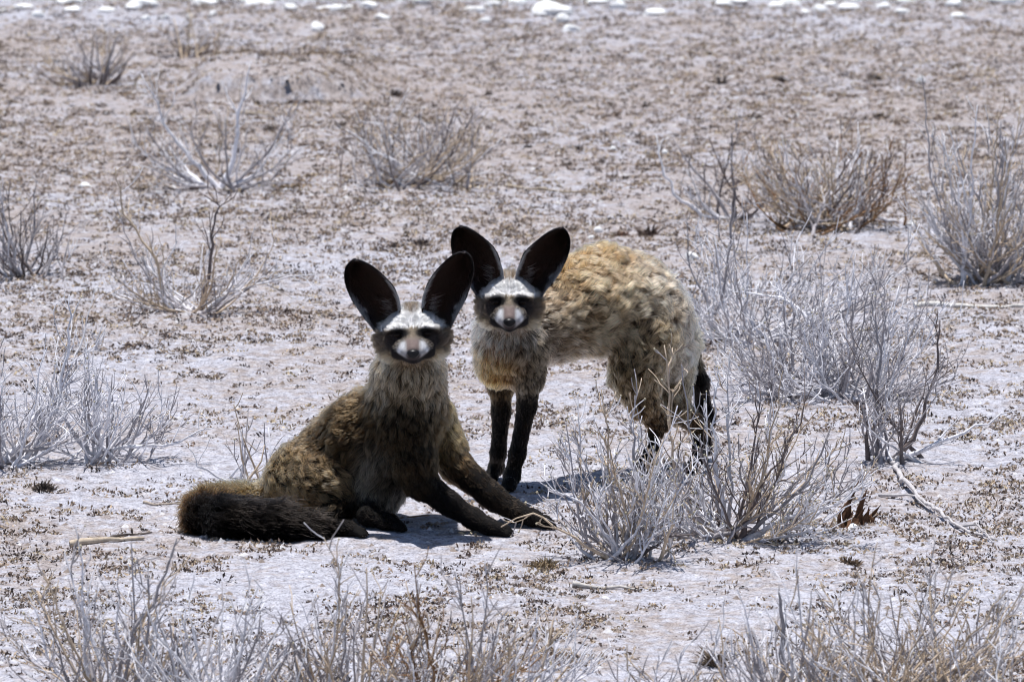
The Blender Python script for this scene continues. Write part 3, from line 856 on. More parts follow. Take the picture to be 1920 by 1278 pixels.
def tube(pts, r, sides, col, acc):
    """a tapered tube along pts into the accumulator"""
    pts = np.asarray(pts); k = len(pts)
    d = unit(np.gradient(pts, axis=0))
    ref = np.array([0.31, 0.83, 0.46]) if abs(d[0] @ np.array([0.31, 0.83, 0.46])) < 0.9 else np.array([1.0, 0, 0])
    a = unit(np.cross(d, ref)); b = np.cross(d, a)
    th = np.arange(sides) * 2 * np.pi / sides
    ring = pts[:, None] + r[:, None, None] * (np.cos(th)[None, :, None] * a[:, None] + np.sin(th)[None, :, None] * b[:, None])
    o = acc['n']
    g = np.arange(k * sides).reshape(k, sides) + o; g2 = np.roll(g, -1, 1)
    acc['V'].append(ring.reshape(-1, 3))
    acc['Q'].append(np.stack([g[:-1], g2[:-1], g2[1:], g[1:]], -1).reshape(-1, 4))
    tip = pts[-1] + d[-1] * r[-1]
    acc['V'].append(tip[None]); ti = o + k * sides
    acc['T'].append(np.stack([g[-1], g2[-1], np.full(sides, ti)], 1))
    c = np.tile(col, (k * sides + 1, 1)); acc['C'].append(c)
    acc['n'] += k * sides + 1

def knob(p, r, col, acc, rr):
    oct_ = np.array([[1, 0, 0], [0, 1, 0], [-1, 0, 0], [0, -1, 0], [0, 0, 1], [0, 0, -1]], float)
    f = np.array([[0, 1, 4], [1, 2, 4], [2, 3, 4], [3, 0, 4], [1, 0, 5], [2, 1, 5], [3, 2, 5], [0, 3, 5]])
    acc['V'].append(p + oct_ * r * rr.uniform(0.7, 1.3, (6, 1))); acc['T'].append(f + acc['n'])
    acc['C'].append(np.tile(col, (6, 1))); acc['n'] += 6

def wander(p, d, L, step, kink, rise, rr):
    n = max(3, int(L / step) + 1); P = [p]; d = unit(np.asarray(d, float))
    for i in range(n):
        d = unit(d + rr.normal(0, kink, 3) + np.array([0, 0, rise]))
        P.append(P[-1] + d * (L / n))
    return np.array(P)

def branch(path, r0, r1, spec, rr, tone, acc, level=0, L_scale=1.0):
    k = len(path); t = np.linspace(0, 1, k)
    r = r0 + (r1 - r0) * t ** 0.75
    r = r * (1 + rr.normal(0, 0.10, k))
    r = np.maximum(r, 0.0006)
    col = np.array(TONES[tone]) * rr.uniform(0.75, 1.2)
    tube(path, r, 6 if level == 0 else (5 if level == 1 else 4), col, acc)
    seg = np.linalg.norm(np.diff(path, axis=0), axis=1); L = seg.sum()
    if level >= spec['levels']:
        if rr.random() < spec.get('buds', 0.0): knob(path[-1], rr.uniform(0.0014, 0.0026), np.array((0.50, 0.45, 0.33)) * rr.uniform(0.7, 1.15), acc, rr)
        return
    n = rr.poisson(1.25 * spec['twigs'][level] * L * L_scale)
    for i in range(n):
        u = rr.uniform(0.22 if level == 0 else 0.12, 0.98)
        j = min(int(u * (k - 1)), k - 2); f = u * (k - 1) - j
        p = path[j] * (1 - f) + path[j + 1] * f
        d = unit(path[j + 1] - path[j])
        side = unit(np.cross(d, rr.normal(0, 1, 3)))
        ang = math.radians(rr.uniform(22, 58))
        dd = d * math.cos(ang) + side * math.sin(ang); dd[2] += 0.18
        l = spec['twig_len'] * (0.62 ** level) * rr.uniform(0.35, 1.25) * (1.05 - 0.55 * u)
        rp = r0 + (r1 - r0) * u ** 0.75
        tn = tone if rr.random() < 0.75 else rr.choice(spec['tones'])
        branch(wander(p, dd, l, 0.022, spec['kink'], 0.07, rr), max(rp * rr.uniform(0.42, 0.68), 0.0011), 0.0007, spec, rr, tn, acc, level + 1)

def shrub(label, base, left, right, height, stems, seed, group=None, tones=('pale', 'grey', 'pale', 'dark'), levels=2, twigs=(26, 22), twig_len=0.10,
          kink=0.19, r0=0.0042, bow=0.55, guides=(), depth=0.75, base_r=0.03, buds=0.15, name='dry_shrub', hmin=0.5, lie=0.1):
    rr = np.random.default_rng(seed)
    o = gnd(*base); Y = o[1]
    a, b, h = px(left, Y), px(right, Y), px(height, Y) 
    root = empty(name, o, label, 'shrub', group)
    spec = dict(levels=levels, twigs=twigs, twig_len=twig_len, kink=kink, tones=list(tones), buds=buds)
    def finish(acc):
        if not acc['V']: return
        V = np.concatenate(acc['V'])
        V[:, 2] = np.maximum(V[:, 2], ground_h(V[:, 0], V[:, 1]) - 0.006)
        Q = np.concatenate(acc['Q']); T = np.concatenate(acc['T'])
        mesh_np('side_branch' if (acc['V'][0][-1] - acc['V'][0][0])[2] < 0.9 * np.linalg.norm((acc['V'][0][-1] - acc['V'][0][0])[:2]) else 'stem', V, (T, Q), M_TWIG, root, o, np.concatenate(acc['C']))
    def fresh(): return dict(V=[], Q=[], T=[], C=[], n=0)
    for pl in guides:                                # branches that can be recognised, as directions from the base's distance
        q = [at(u, v, Y + dy) for u, v, dy in pl['pts']]
        q[0] = np.array([q[0][0], q[0][1], max(q[0][2], float(ground_h(q[0][0], q[0][1])) - 0.004)]) if pl.get('free') else o + np.array([q[0][0] - o[0], 0, -0.006])
        q = np.array(q); P = []
        for j in range(len(q) - 1):
            m = max(2, int(np.linalg.norm(q[j + 1] - q[j]) / 0.02))
            for s in range(m): P.append(q[j] + (q[j + 1] - q[j]) * s / m)
        P.append(q[-1]); P = np.array(P); P[1:] += rr.normal(0, 0.0022, P[1:].shape)
        acc = fresh(); branch(P, pl.get('r', r0), 0.0012, spec, rr, pl.get('tone', tones[0]), acc, 0, pl.get('dens', 1.0)); finish(acc)
    for i in range(stems):
        x = rr.uniform(-1, 1); y = rr.uniform(-1, 1)
        if rr.random() < 0.5: x = math.copysign(abs(x) ** 0.6, x)
        ex = (a if x < 0 else b); off = math.hypot(x, y)
        if off > 1: x, y = x / off, y / off; off = 1
        z = h * (lie + (1 - lie) * math.sqrt(max(0, 1 - off ** 2 * 0.9))) * rr.uniform(hmin, 1.05)
        dx, dy = x * ex, y * (a + b) / 2 * depth
        st = o + np.array([rr.normal(0, base_r), rr.normal(0, base_r), -0.006]); st[2] = float(ground_h(st[0], st[1])) - 0.006
        en = o + np.array([dx, dy, z])
        c1 = st + np.array([(en[0] - st[0]) * bow, (en[1] - st[1]) * bow, z * 0.22])
        n = max(5, int(np.linalg.norm(en - st) / 0.022))
        t = np.linspace(0, 1, n)[:, None]
        P = (1 - t) ** 2 * st + 2 * t * (1 - t) * c1 + t * t * en
        w = np.cumsum(rr.normal(0, 1, (n, 3)), 0); w -= w[0]
        P = P + w * kink * 0.014 * np.minimum(1, t * 4) 
        P[1:] += rr.normal(0, kink * 0.010, (n - 1, 3))
        acc = fresh()
        branch(P, r0 * rr.uniform(0.55, 1.1), 0.0009, spec, rr, tones[rr.integers(len(tones))], acc)
        finish(acc)
    return root

GP = 'pale'; GG = 'grey'; DK = 'dark'; TN = 'tan'; RU = 'rust'
# front pair in front of the standing fox
shrub('broad pale twiggy shrub in front of the standing fox, beside the torn brown stump', (1370, 1012), 230, 290, 360, 34, 101, twigs=(30, 30), twig_len=0.09, kink=.2, tones=(GP, GG, GP, TN, DK, GG), buds=0.5, r0=0.0048,
      guides=[dict(pts=[(1360, 1005, 0), (1350, 920, .01), (1338, 800, .02), (1344, 720, .02)], r=.0062, tone=GP),
              dict(pts=[(1380, 1000, 0), (1430, 910, -.02), (1480, 840, -.03)], r=.006, tone=DK, dens=.6),
              dict(pts=[(1360, 1005, 0), (1315, 940, .03), (1322, 850, .05), (1324, 760, .06)], r=.0045, tone=GP),
              dict(pts=[(1350, 1005, 0), (1290, 960, .04), (1258, 860, .06), (1254, 740, .08), (1248, 650, .08)], r=.004, tone=TN),
              dict(pts=[(1385, 1005, 0), (1470, 975, -.04), (1560, 950, -.06), (1630, 905, -.06)], r=.0055, tone=GP),
              dict(pts=[(1390, 1008, 0), (1450, 960, -.02), (1520, 900, -.02), (1560, 800, -.02)], r=.0045, tone=GG)])
shrub('fan-shaped grey shrub rooted by the front paw of the sitting fox', (1170, 1048), 170, 150, 330, 32, 102, twigs=(30, 30), twig_len=0.08, kink=.2, tones=(GG, GP, GP, TN, GG), buds=0.5, r0=0.0042,
      guides=[dict(pts=[(1170, 1042, 0), (1190, 930, .0), (1185, 820, .02), (1190, 740, .02)], r=.0055, tone=GG),
              dict(pts=[(1165, 1040, 0), (1110, 960, -.02), (1060, 930, -.03), (1040, 920, -.03)], r=.0048, tone=GP),
              dict(pts=[(1175, 1042, 0), (1250, 1005, -.03), (1300, 1000, -.03)], r=.005, tone=DK, dens=.5),
              dict(pts=[(1150, 1042, 0), (1080, 1010, -.04), (1000, 960, -.05), (940, 985, -.05)], r=.003, tone=TN, dens=.5)])
# right-hand side
shrub('upright grey shrub with a long low limb reaching sideways, behind the fallen branch', (1650, 862), 70, 120, 300, 13, 103, twigs=(22, 22), tones=(GG, GP, DK), r0=0.005, bow=.35,
      guides=[dict(pts=[(1660, 862, 0), (1740, 835, -.02), (1830, 800, -.02), (1900, 770, -.02)], r=.007, tone=GP),
              dict(pts=[(1645, 858, 0), (1640, 760, .02), (1655, 660, .02), (1640, 590, .02)], r=.007, tone=GG),
              dict(pts=[(1690, 850, 0), (1730, 780, .0), (1755, 690, .0), (1765, 600, .0)], r=.0055, tone=DK),
              dict(pts=[(1628, 870, 0), (1626, 800, .0), (1615, 760, .0)], r=.005, tone=DK)])
shrub('tangled white-grey shrub close behind the tail of the standing fox', (1500, 742), 170, 170, 220, 42, 104, twigs=(28, 24), tones=(GP, GP, GG), r0=0.0045,
      guides=[dict(pts=[(1545, 740, 0), (1535, 640, .0), (1500, 580, .02), (1460, 560, .03), (1400, 545, .03)], r=.006, tone=GP)])
shrub('sparse pale shrub with crooked open branches beside the rump of the standing fox', (1400, 640), 130, 400, 250, 36, 105, twigs=(22, 20), tones=(GP, GG, GP), r0=0.0042, twig_len=.12,
      guides=[dict(pts=[(1330, 570, 0), (1300, 520, .0), (1285, 470, .0)], r=.005, tone=GG, free=True),
              dict(pts=[(1420, 640, 0), (1500, 590, .0), (1600, 560, .03), (1700, 500, .03)], r=.0055, tone=GP),
              dict(pts=[(1340, 590, 0), (1360, 520, .0), (1370, 440, .0), (1372, 380, 0)], r=.004, tone=GG, free=True)])
shrub('tall dense bleached shrub standing alone beyond the fallen pale stick', (1850, 527), 155, 170, 345, 62, 106, twigs=(20, 18), tones=(GP, GP, GG, TN), r0=0.0055, bow=.45, hmin=.6,
      guides=[dict(pts=[(1840, 520, 0), (1780, 440, 0), (1745, 330, 0), (1735, 190, 0)], r=.004, tone=GG)])
shrub('dense brown-grey shrub with dark charred base and rusty tips', (1555, 428), 190, 165, 190, 72, 107, twigs=(18, 12), tones=(GG, TN, DK, RU, GP), r0=0.005, bow=.5, base_r=0.07, hmin=.6, lie=.45)
shrub('open shrub with one long limb bowed along the ground, touching the brown-grey shrub', (1380, 412), 130, 70, 165, 11, 108, twigs=(18, 14), tones=(GG, GP, DK), r0=0.005,
      guides=[dict(pts=[(1375, 410, 0), (1320, 408, -.02), (1275, 375, -.02), (1245, 330, -.02), (1228, 250, 0)], r=.008, tone=GP, dens=.6),
              dict(pts=[(1370, 405, 0), (1340, 360, 0), (1290, 310, 0), (1262, 262, 0)], r=.006, tone=GG, dens=.6),
              dict(pts=[(1378, 405, 0), (1374, 330, 0), (1372, 250, 0)], r=.006, tone=GG)])
shrub('wide wiry white tangle growing between the upright grey shrub and the tall bleached shrub', (1600, 748), 190, 220, 240, 30, 128, twigs=(26, 22), tones=(GP, GP, GG), r0=0.0042, twig_len=.10)
# upper middle and left
shrub('rounded bristly shrub with brown leaves caught at its foot', (790, 345), 150, 170, 155, 54, 109, twigs=(18, 12), tones=(GG, DK, TN, GG, GP), r0=0.0045, base_r=.06, bow=.5, lie=.4, hmin=.55)
shrub('open shrub with thick forked crooked limbs above a strip of tan litter', (410, 352), 170, 190, 215, 17, 110, twigs=(16, 16), tones=(GG, GP, GP, TN), r0=0.006, twig_len=.11,
      guides=[dict(pts=[(410, 345, 0), (360, 300, 0), (310, 235, 0), (285, 175, 0), (262, 140, 0)], r=.0075, tone=GP),
              dict(pts=[(415, 345, 0), (440, 290, 0), (450, 210, 0), (468, 120, 0)], r=.0085, tone=GP),
              dict(pts=[(400, 345, 0), (340, 325, -.03), (285, 310, -.04)], r=.007, tone=GP, dens=.4),
              dict(pts=[(420, 345, 0), (490, 300, .03), (540, 230, .03), (575, 180, .03)], r=.006, tone=GG)])
shrub('wiry shrub with one tall dark crooked stem, behind the sitting fox', (360, 582), 175, 200, 210, 20, 111, twigs=(20, 18), tones=(GP, GG, TN, GP), r0=0.0045, twig_len=.10, bow=.6,
      guides=[dict(pts=[(375, 580, 0), (395, 500, 0), (402, 420, 0), (410, 385, 0), (380, 365, 0)], r=.006, tone=DK),
              dict(pts=[(310, 575, 0), (300, 500, 0), (232, 400, 0), (215, 315, 0)], r=.005, tone=TN),
              dict(pts=[(385, 582, 0), (430, 545, -.02), (500, 530, -.02), (585, 515, -.02)], r=.005, tone=GP)])
shrub('thick grey shrub with a bleached bent twig, across the flat from the wiry shrub', (45, 520), 140, 95, 225, 36, 112, twigs=(22, 18), tones=(GG, GG, GP, DK), r0=0.005, hmin=.55)
shrub('bleached shrub with dense white upright shoots and a low side limb', (190, 866), 130, 150, 215, 24, 113, twigs=(22, 20), tones=(GP, GP, GG), r0=0.005, twig_len=.10,
      guides=[dict(pts=[(190, 862, 0), (230, 835, -.03), (310, 835, -.03), (400, 800, -.03)], r=.005, tone=GP),
              dict(pts=[(180, 860, 0), (185, 770, 0), (180, 690, 0)], r=.006, tone=GP)])
shrub('spreading shrub of arching dark-undersided limbs beside the bleached shrub', (15, 868), 60, 210, 270, 22, 114, twigs=(24, 20), tones=(GP, GG, GP), r0=0.0055, twig_len=.11,
      guides=[dict(pts=[(10, 868, 0), (40, 845, -.03), (95, 838, -.03), (150, 812, -.03)], r=.008, tone=GG),
              dict(pts=[(5, 866, 0), (60, 790, 0), (110, 740, 0), (130, 640, 0), (130, 550, 0)], r=.0055, tone=GP)])
shrub('faint blurred shrub with a dark upright stem far out on the flat', (185, 158), 125, 70, 135, 34, 115, twigs=(14, 10), tones=(GG, DK, GG, TN), r0=0.0065, levels=1, twig_len=.09,
      guides=[dict(pts=[(190, 155, 0), (205, 110, 0), (228, 60, 0)], r=.008, tone=GG)])
shrub('small far shrub of thin upright stems with a dark foot', (355, 108), 50, 60, 125, 20, 116, twigs=(12, 8), tones=(GG, TN, DK), r0=0.0055, levels=1)
shrub('tiny far shrub among the white stones at the edge of the flat', (840, 32), 50, 40, 45, 14, 117, twigs=(10, 8), tones=(GG, DK, TN), r0=0.005, levels=1)
shrub('little clump of thin pale shoots growing right behind the back of the sitting fox', (465, 905), 70, 60, 165, 10, 118, twigs=(12, 14), tones=(GP, GG, TN), r0=0.0032, twig_len=.07,
      guides=[dict(pts=[(440, 905, -.0), (410, 892, 0), (370, 872, 0), (365, 850, 0)], r=.0032, tone=GP)])
shrub('few slender pale shoots on bare ground between two larger shrubs', (165, 655), 45, 45, 110, 7, 119, twigs=(12, 12), tones=(TN, GP), r0=0.0028, twig_len=.06)
# foreground
FG = 'shrubs growing nearest to the vehicle'
shrub('foreground shrub with a long slanting stem and few tan twigs', (215, 1330), 240, 180, 305, 40, 120, FG, twigs=(18, 15), tones=(GP, GG, TN, GG), r0=0.005, hmin=.55,
      guides=[dict(pts=[(215, 1325, 0), (232, 1200, 0), (290, 1130, 0), (330, 1010, 0)], r=.005, tone=GG, dens=.7)])
shrub('foreground shrub of thick bleached forking stems', (400, 1345), 180, 170, 330, 34, 121, FG, twigs=(18, 15), tones=(GP, GP, GG), r0=0.006, hmin=.55,
      guides=[dict(pts=[(330, 1330, 0), (400, 1290, 0), (480, 1240, -.02)], r=.009, tone=GP, dens=.4, free=True)])
shrub('foreground shrub of brown-grey upright twigs', (660, 1345), 160, 160, 310, 44, 122, FG, twigs=(18, 15), tones=(GG, TN, GP, GG), r0=0.0045, hmin=.5)
shrub('foreground shrub with white stems among thin brown shoots', (850, 1345), 160, 180, 310, 44, 123, FG, twigs=(18, 15), tones=(GP, GG, TN, RU), r0=0.0045, hmin=.5)
shrub('soft-focus foreground shrub with one stout upright grey stem', (1470, 1350), 150, 140, 320, 36, 124, FG, twigs=(15, 14), tones=(GP, GG, GP, TN), r0=0.0048, hmin=.45,
      guides=[dict(pts=[(1462, 1345, 0), (1470, 1230, 0), (1462, 1120, 0), (1464, 1095, 0)], r=.008, tone=GG, dens=.6),
              dict(pts=[(1478, 1345, 0), (1482, 1250, -.05), (1480, 1195, -.05)], r=.0065, tone=GP, dens=.2)])
shrub('soft-focus foreground clump of fine tan stalks', (1720, 1345), 280, 240, 310, 140, 125, FG, twigs=(16, 12), tones=(TN, GG, TN, GP), r0=0.0028, base_r=.10, twig_len=.06, hmin=.4, lie=.5)
shrub('small clump of dead pale stalks beside the soft-focus foreground shrub', (1240, 1345), 150, 130, 190, 30, 126, FG, twigs=(12, 12), tones=(GP, TN, GG), r0=0.0032, base_r=.06, twig_len=.06)
shrub('broken pale twigs leaning over near the bottom of the bare patch', (1010, 1300), 110, 130, 200, 18, 127, FG, twigs=(14, 12), tones=(GP, TN, GP), r0=0.004, twig_len=.08)
# ------------------------------------------------------------------ stones
M_STONE, nt_, b_ = new_mat('white_limestone')
g_ = node(nt_, 'ShaderNodeNewGeometry')
nt_.links.new(ramp(nt_, noise_tex(nt_, g_.outputs['Position'], 45, 5, 0.65), [(0.3, (0.66, 0.66, 0.66)), (0.6, (0.85, 0.85, 0.85))]), b_.inputs['Base Color'])
bp_ = node(nt_, 'ShaderNodeBump'); bp_.inputs['Strength'].default_value = 0.5; bp_.inputs['Distance'].default_value = 0.006
nt_.links.new(noise_tex(nt_, g_.outputs['Position'], 120, 4, 0.6), bp_.inputs['Height']); nt_.links.new(bp_.outputs[0], b_.inputs['Normal'])

def stone_mesh(o, rx, ry, rz, rr):
    n, m = 8, 12
    th = np.linspace(0.02, np.pi - 0.02, n)[:, None]; ph = np.linspace(0, 2 * np.pi, m, endpoint=False)[None]
    D = np.stack([np.sin(th) * np.cos(ph), np.sin(th) * np.sin(ph), np.cos(th) + 0 * ph], -1).reshape(-1, 3)
    r = np.ones(len(D))
    for _ in range(9):                                # chipped flats
        k = unit(rr.normal(0, 1, 3)); cut = rr.uniform(0.62, 0.92)
        r = np.minimum(r, np.where(D @ k > 0.01, cut / np.maximum(D @ k, 0.01), 9))
    V = D * (r * (1 + rr.normal(0, 0.03, len(D))))[:, None] * np.array([rx, ry, rz]) + o
    g = np.arange(n * m).reshape(n, m); g2 = np.roll(g, -1, 1)
    q = np.stack([g[:-1], g[1:], g2[1:], g2[:-1]], -1).reshape(-1, 4)
    return V, q
def stone(label, u, v, w, h, seed, group=None, buried=0.35):
    rr = np.random.default_rng(seed)
    o = gnd(u, v); rx = px(w / 2, o[1]); rz = px(h, o[1]) * 0.62
    V, q = stone_mesh(o + np.array([0, rx * 0.5, rz * (1 - 2 * buried) * 0.9]), rx, rx * rr.uniform(0.7, 1.0), rz, rr)
    ob = mesh_np('white_stone', V, q, M_STONE, None, o, smooth=False)
    return tag(ob, label, 'stone', group)

FARST = 'white stones along the far edge of the flat'
stone('blocky white stone alone on the brown flat, short of the far row of stones', 596, 60, 32, 26, 1)
stone('flat white stone on bare ground beside the shrub with a dark crooked stem', 160, 352, 26, 12, 2)
stone('white stone on the flat just beyond the back of the standing fox', 1122, 436, 20, 14, 3)
stone('rounded white stone beside the rump of the standing fox among crooked twigs', 1297, 488, 28, 22, 4)
stone('small white stone under the bowed limb of the open shrub', 1246, 292, 16, 14, 5)
stone('white chip lying against the torn brown stump', 1601, 992, 30, 14, 6)
stone('small round white stone near the tall bleached shrub', 1726, 158, 18, 20, 7)
stone('small white stone near the dark tufts beyond the shrubs', 1150, 282, 14, 10, 8)
stone('thin white stone at the edge of the charred shrub', 1712, 422, 22, 12, 9)
stone('low white stone beside the paler one behind the standing fox', 1108, 448, 14, 10, 10)
rs = np.random.default_rng(77)
far = [(1035, 28, 62, 26), (1072, 60, 28, 14), (1160, 16, 26, 18), (1228, 30, 40, 14), (270, 14, 44, 18), (545, 20, 24, 14), (632, 22, 22, 14), (1055, 42, 24, 16), (1880, 6, 40, 18), (1590, 20, 38, 14),
       (1790, 12, 30, 14), (480, 8, 60, 16), (385, 10, 40, 14), (790, 8, 30, 20), (690, 16, 30, 14), (130, 8, 46, 14), (40, 18, 36, 12), (1370, 8, 50, 14), (1480, 10, 36, 12), (925, 14, 26, 12), (880, 22, 18, 10), (1700, 8, 30, 12), (200, 24, 28, 10), (1120, 8, 40, 14), (970, 8, 30, 12)]
far += [(float(rs.uniform(0, 1920)), float(rs.uniform(3, 46)), float(rs.uniform(12, 30)), float(rs.uniform(7, 13))) for _ in range(22)]
for i, (u, v, w, h) in enumerate(far):
    stone('white stone in the scattered row along the far edge of the flat', u, v, w * 1.3, h * 1.3, 200 + i, FARST)

# ------------------------------------------------------------------ fallen sticks
def stick(label, pts, r, tone, seed, forks=(), name='fallen_stick', cat='stick', lift=0.0):
    rr = np.random.default_rng(seed)
    acc = dict(V=[], Q=[], T=[], C=[], n=0)
    for k, pl in enumerate([pts] + list(forks)):
        q = np.array([gnd(u, v) for u, v in pl]); P = []
        for j in range(len(q) - 1):
            m = max(2, int(np.linalg.norm(q[j + 1] - q[j]) / 0.02))
            P += [q[j] + (q[j + 1] - q[j]) * s / m for s in range(m)]
        P.append(q[-1]); P = np.array(P)
        P[:, 2] = ground_h(P[:, 0], P[:, 1]) + r * 0.6 + lift * np.sin(np.linspace(0, 3.14, len(P)))
        P += rr.normal(0, 0.0015, P.shape)
        rad = (r if k == 0 else r * 0.5) * np.linspace(1.1, 0.5, len(P)) * (1 + rr.normal(0, .1, len(P)))
        tube(P, rad, 6, np.array(tone) * rr.uniform(.9, 1.1), acc)
    o = gnd(*pts[0])
    ob = mesh_np(name, np.concatenate(acc['V']), (np.concatenate(acc['T']), np.concatenate(acc['Q'])), M_TWIG, None, o, np.concatenate(acc['C']))
    return tag(ob, label, cat)
stick('bone-pale split stick on bare ground beside the black tail of the sitting fox', [(130, 1022), (180, 1018), (230, 1014), (270, 1012)], 0.006, (0.55, 0.46, 0.36), 1)
stick('thin dark stick lying just beyond the bone-pale split stick', [(195, 1012), (240, 1004), (285, 1000)], 0.003, (0.12, 0.10, 0.09), 2)
stick('long crooked fallen branch lying on bare ground below the upright grey shrub', [(1672, 862), (1690, 905), (1730, 950), (1790, 990), (1862, 1012)], 0.0045, (0.46, 0.44, 0.45), 3, forks=[[(1650, 930), (1700, 938), (1740, 960)], [(1790, 990), (1830, 995), (1862, 1018)]], name='fallen_branch', cat='branch', lift=.01)
stick('short weathered pale stick on the ground below the fan-shaped shrub', [(1075, 1102), (1130, 1103), (1195, 1106)], 0.004, (0.5, 0.47, 0.44), 4)
stick('straight bleached stick lying on the flat below the tall bleached shrub', [(1715, 576), (1780, 575), (1850, 578), (1920, 576)], 0.0065, (0.62, 0.6, 0.57), 5)
stick('thin straw-coloured stick lying between the bristly shrub and the bowed limb', [(940, 350), (1000, 356), (1080, 362), (1130, 362)], 0.0035, (0.45, 0.38, 0.30), 6)
stick('thin grey twig lying in the sun behind the sitting fox, leading to its tail', [(270, 942), (310, 946), (345, 945)], 0.003, (0.45, 0.38, 0.32), 7)
stick('thin stick leaning out of the litter by the small far shrub', [(440, 168), (480, 172), (520, 176)], 0.004, (0.4, 0.34, 0.28), 8)
stick('thin brown twig lying between the hind foot and the front paw of the sitting fox', [(742, 972), (770, 970), (805, 969)], 0.0022, (0.36, 0.25, 0.18), 9)

# ------------------------------------------------------------------ dark dead tufts one can tell apart
def tuft(label, u, v, w, h, seed, tone, n=60, group=None, flat=0.6):
    n = int(n * 1.8); rr = np.random.default_rng(seed); o = gnd(u, v); W, H = px(w / 2, o[1]), px(h, o[1])
    a = rr.random(n) * 6.283; q = rr.random(n) ** 0.6
    base = np.stack([o[0] + np.cos(a) * q * W * 0.6, o[1] + np.sin(a) * q * W * flat, 0 * a], 1); base[:, 2] = ground_h(base[:, 0], base[:, 1]) - 0.002
    d = np.stack([np.cos(a) * q * 0.6 + rr.normal(0, .65, n), np.sin(a) * q * .6 + rr.normal(0, .65, n), 0.25 + rr.random(n)], 1); d = unit(d)
    L = (H * rr.uniform(0.12, 1.0, n) ** 1.4 * (1.1 - 0.5 * q))[:, None]; s = unit(np.cross(d, rr.normal(0, 1, (n, 3)))); wd = (0.0007 + 0.0014 * rr.random(n))[:, None] * (o[1] / 12)
    V = np.stack([base - s * wd * .6, base + s * wd * .6, base + d * L * .6 + s * wd, base + d * L + np.array([0, 0, -.1]) * L, base + d * L * .55 - s * wd], 1)
    k = np.arange(n)[:, None] * 5
    F = (np.concatenate([k + np.array([[2, 3, 4]])]), np.concatenate([k + np.array([[0, 1, 2, 4]])]))
    C = np.repeat((np.array(tone) * rr.uniform(.6, 1.5, (n, 1)))[:, None], 5, 1)
    ob = mesh_np('dead_tuft', V.reshape(-1, 3), F, M_LITTER, None, o, C.reshape(-1, 3), smooth=False)
    return tag(ob, label, 'tuft', group)
DKT = (0.11, 0.09, 0.08); BRT = (0.16, 0.115, 0.08)
TG = 'dark dead tufts on the brown flat'
for i, (u, v, w, h) in enumerate([(1350, 158, 34, 34), (1465, 152, 40, 22), (742, 180, 18, 28), (1085, 280, 32, 24), (1062, 306, 26, 22), (1128, 304, 20, 14), (1650, 222, 36, 22), (1640, 150, 26, 26),
                                  (505, 246, 26, 30), (915, 178, 20, 22), (640, 238, 24, 24), (990, 275, 22, 14), (1210, 200, 30, 16), (1310, 222, 34, 14), (1420, 222, 26, 16), (480, 150, 22, 16)]):
    tuft('dark shrivelled dead tuft standing alone on the brown flat beyond the shrubs', u, v, w, h, 300 + i, DKT, 30, TG)
tuft('dark ragged dead tuft beyond the back of the standing fox', 1215, 438, 46, 44, 401, (0.10, 0.072, 0.06), 70)
tuft('reddish dead tuft beside the ragged dark one beyond the back of the fox', 1165, 442, 34, 22, 402, (0.20, 0.12, 0.085), 50)
tuft('wider of two low dark tufts side by side on the flat beyond the foxes', 742, 462, 44, 22, 403, (0.10, 0.08, 0.07), 60)
tuft('narrower of two low dark tufts side by side on the flat beyond the foxes', 790, 458, 36, 24, 404, (0.08, 0.062, 0.058), 60)
tuft('tan dead tuft on the bare ground to the side of the torn brown stump', 1595, 1056, 60, 26, 405, BRT, 110)
tuft('dark dead tuft between the fan-shaped shrub and the short pale stick', 1108, 1084, 30, 20, 406, (0.07, 0.055, 0.05), 60)
tuft('big crumbly dark clod of dead plant below the spreading shrub', 85, 918, 66, 30, 407, (0.10, 0.08, 0.068), 150)
tuft('tan dead tuft at the tip of the leaning broken twigs by the front paw', 1020, 1062, 90, 34, 408, (0.30, 0.225, 0.14), 170)
tuft('dark brown dead tuft standing at the foot of the stout upright grey stem', 1340, 1245, 46, 66, 409, (0.13, 0.10, 0.075), 130)
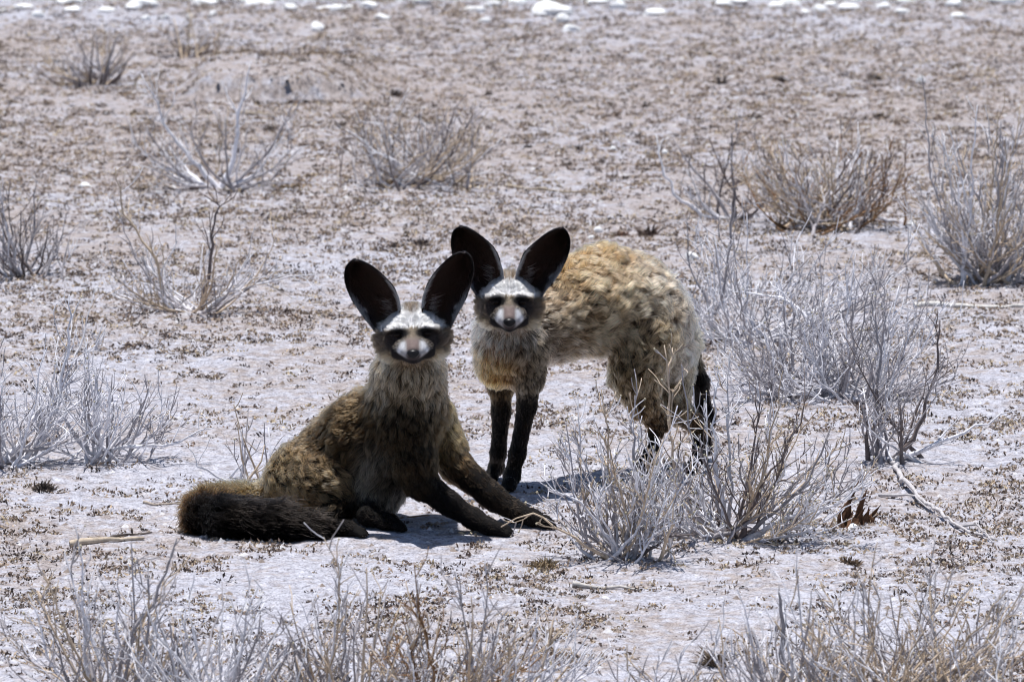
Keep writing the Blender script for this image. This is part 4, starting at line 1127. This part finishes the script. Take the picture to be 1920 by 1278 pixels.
tuft('rusty dead leaves caught at the foot of the rounded bristly shrub', 735, 344, 50, 16, 410, (0.36, 0.20, 0.09), 60)
tuft('long strip of tan litter lying below the open forked shrub', 545, 352, 110, 14, 411, (0.36, 0.27, 0.17), 160)

tuft('long dark strip of blades standing in for the shadow band of the low eroded bank behind the open forked shrub', 545, 194, 320, 14, 412, (0.10, 0.078, 0.07), 240, flat=0.06)  # dark-coloured blades added to draw the shadow line of the bank
# ------------------------------------------------------------------ the torn brown stump
def stump():
    rr = np.random.default_rng(55); o = gnd(1598, 985)
    root = empty('torn_stump', o, 'torn rusty-brown dead stump with upright splinters beside the broad pale shrub', 'stump')
    sp = [((1578, 986), (1590, 930), (1624, 884), .010), ((1604, 986), (1612, 950), (1628, 912), .008), ((1622, 985), (1636, 965), (1652, 946), .007)]
    for _ in range(15):
        q = rr.uniform(1556, 1640); hgt = rr.uniform(14, 52) * (1 - abs(q - 1598) / 90)
        sp.append(((q, 986), (q + rr.normal(0, 5), 986 - hgt * .5), (q + rr.normal(6, 9), 986 - hgt), rr.uniform(.004, .009)))
    for a, b, c, r in sp:
        acc = dict(V=[], Q=[], T=[], C=[], n=0)
        A = np.array([*o[:2], 0.0]) + np.array([px(a[0] - 1598, o[1]), rr.normal(0, .022), -0.004 + float(ground_h(o[0], o[1]))])
        Bp, Cp = at(b[0], b[1], o[1] + rr.normal(0, .008)), at(c[0], c[1], o[1] + rr.normal(0, .012))
        t = np.linspace(0, 1, 8)[:, None]; P = (1 - t) ** 2 * A + 2 * t * (1 - t) * Bp + t * t * Cp
        tube(P, r * np.linspace(1, .06, 8) * (1 + rr.normal(0, .18, 8)), 6, np.array((0.12, 0.062, 0.036)) * rr.uniform(.6, 1.3), acc)
        V = np.concatenate(acc['V']); ctr = o[1]
        V[:, 1] = ctr + (V[:, 1] - ctr) * 0.7
        mesh_np('splinter', V, (np.concatenate(acc['T']), np.concatenate(acc['Q'])), M_TWIG, root, o, np.concatenate(acc['C']), smooth=False)
stump()
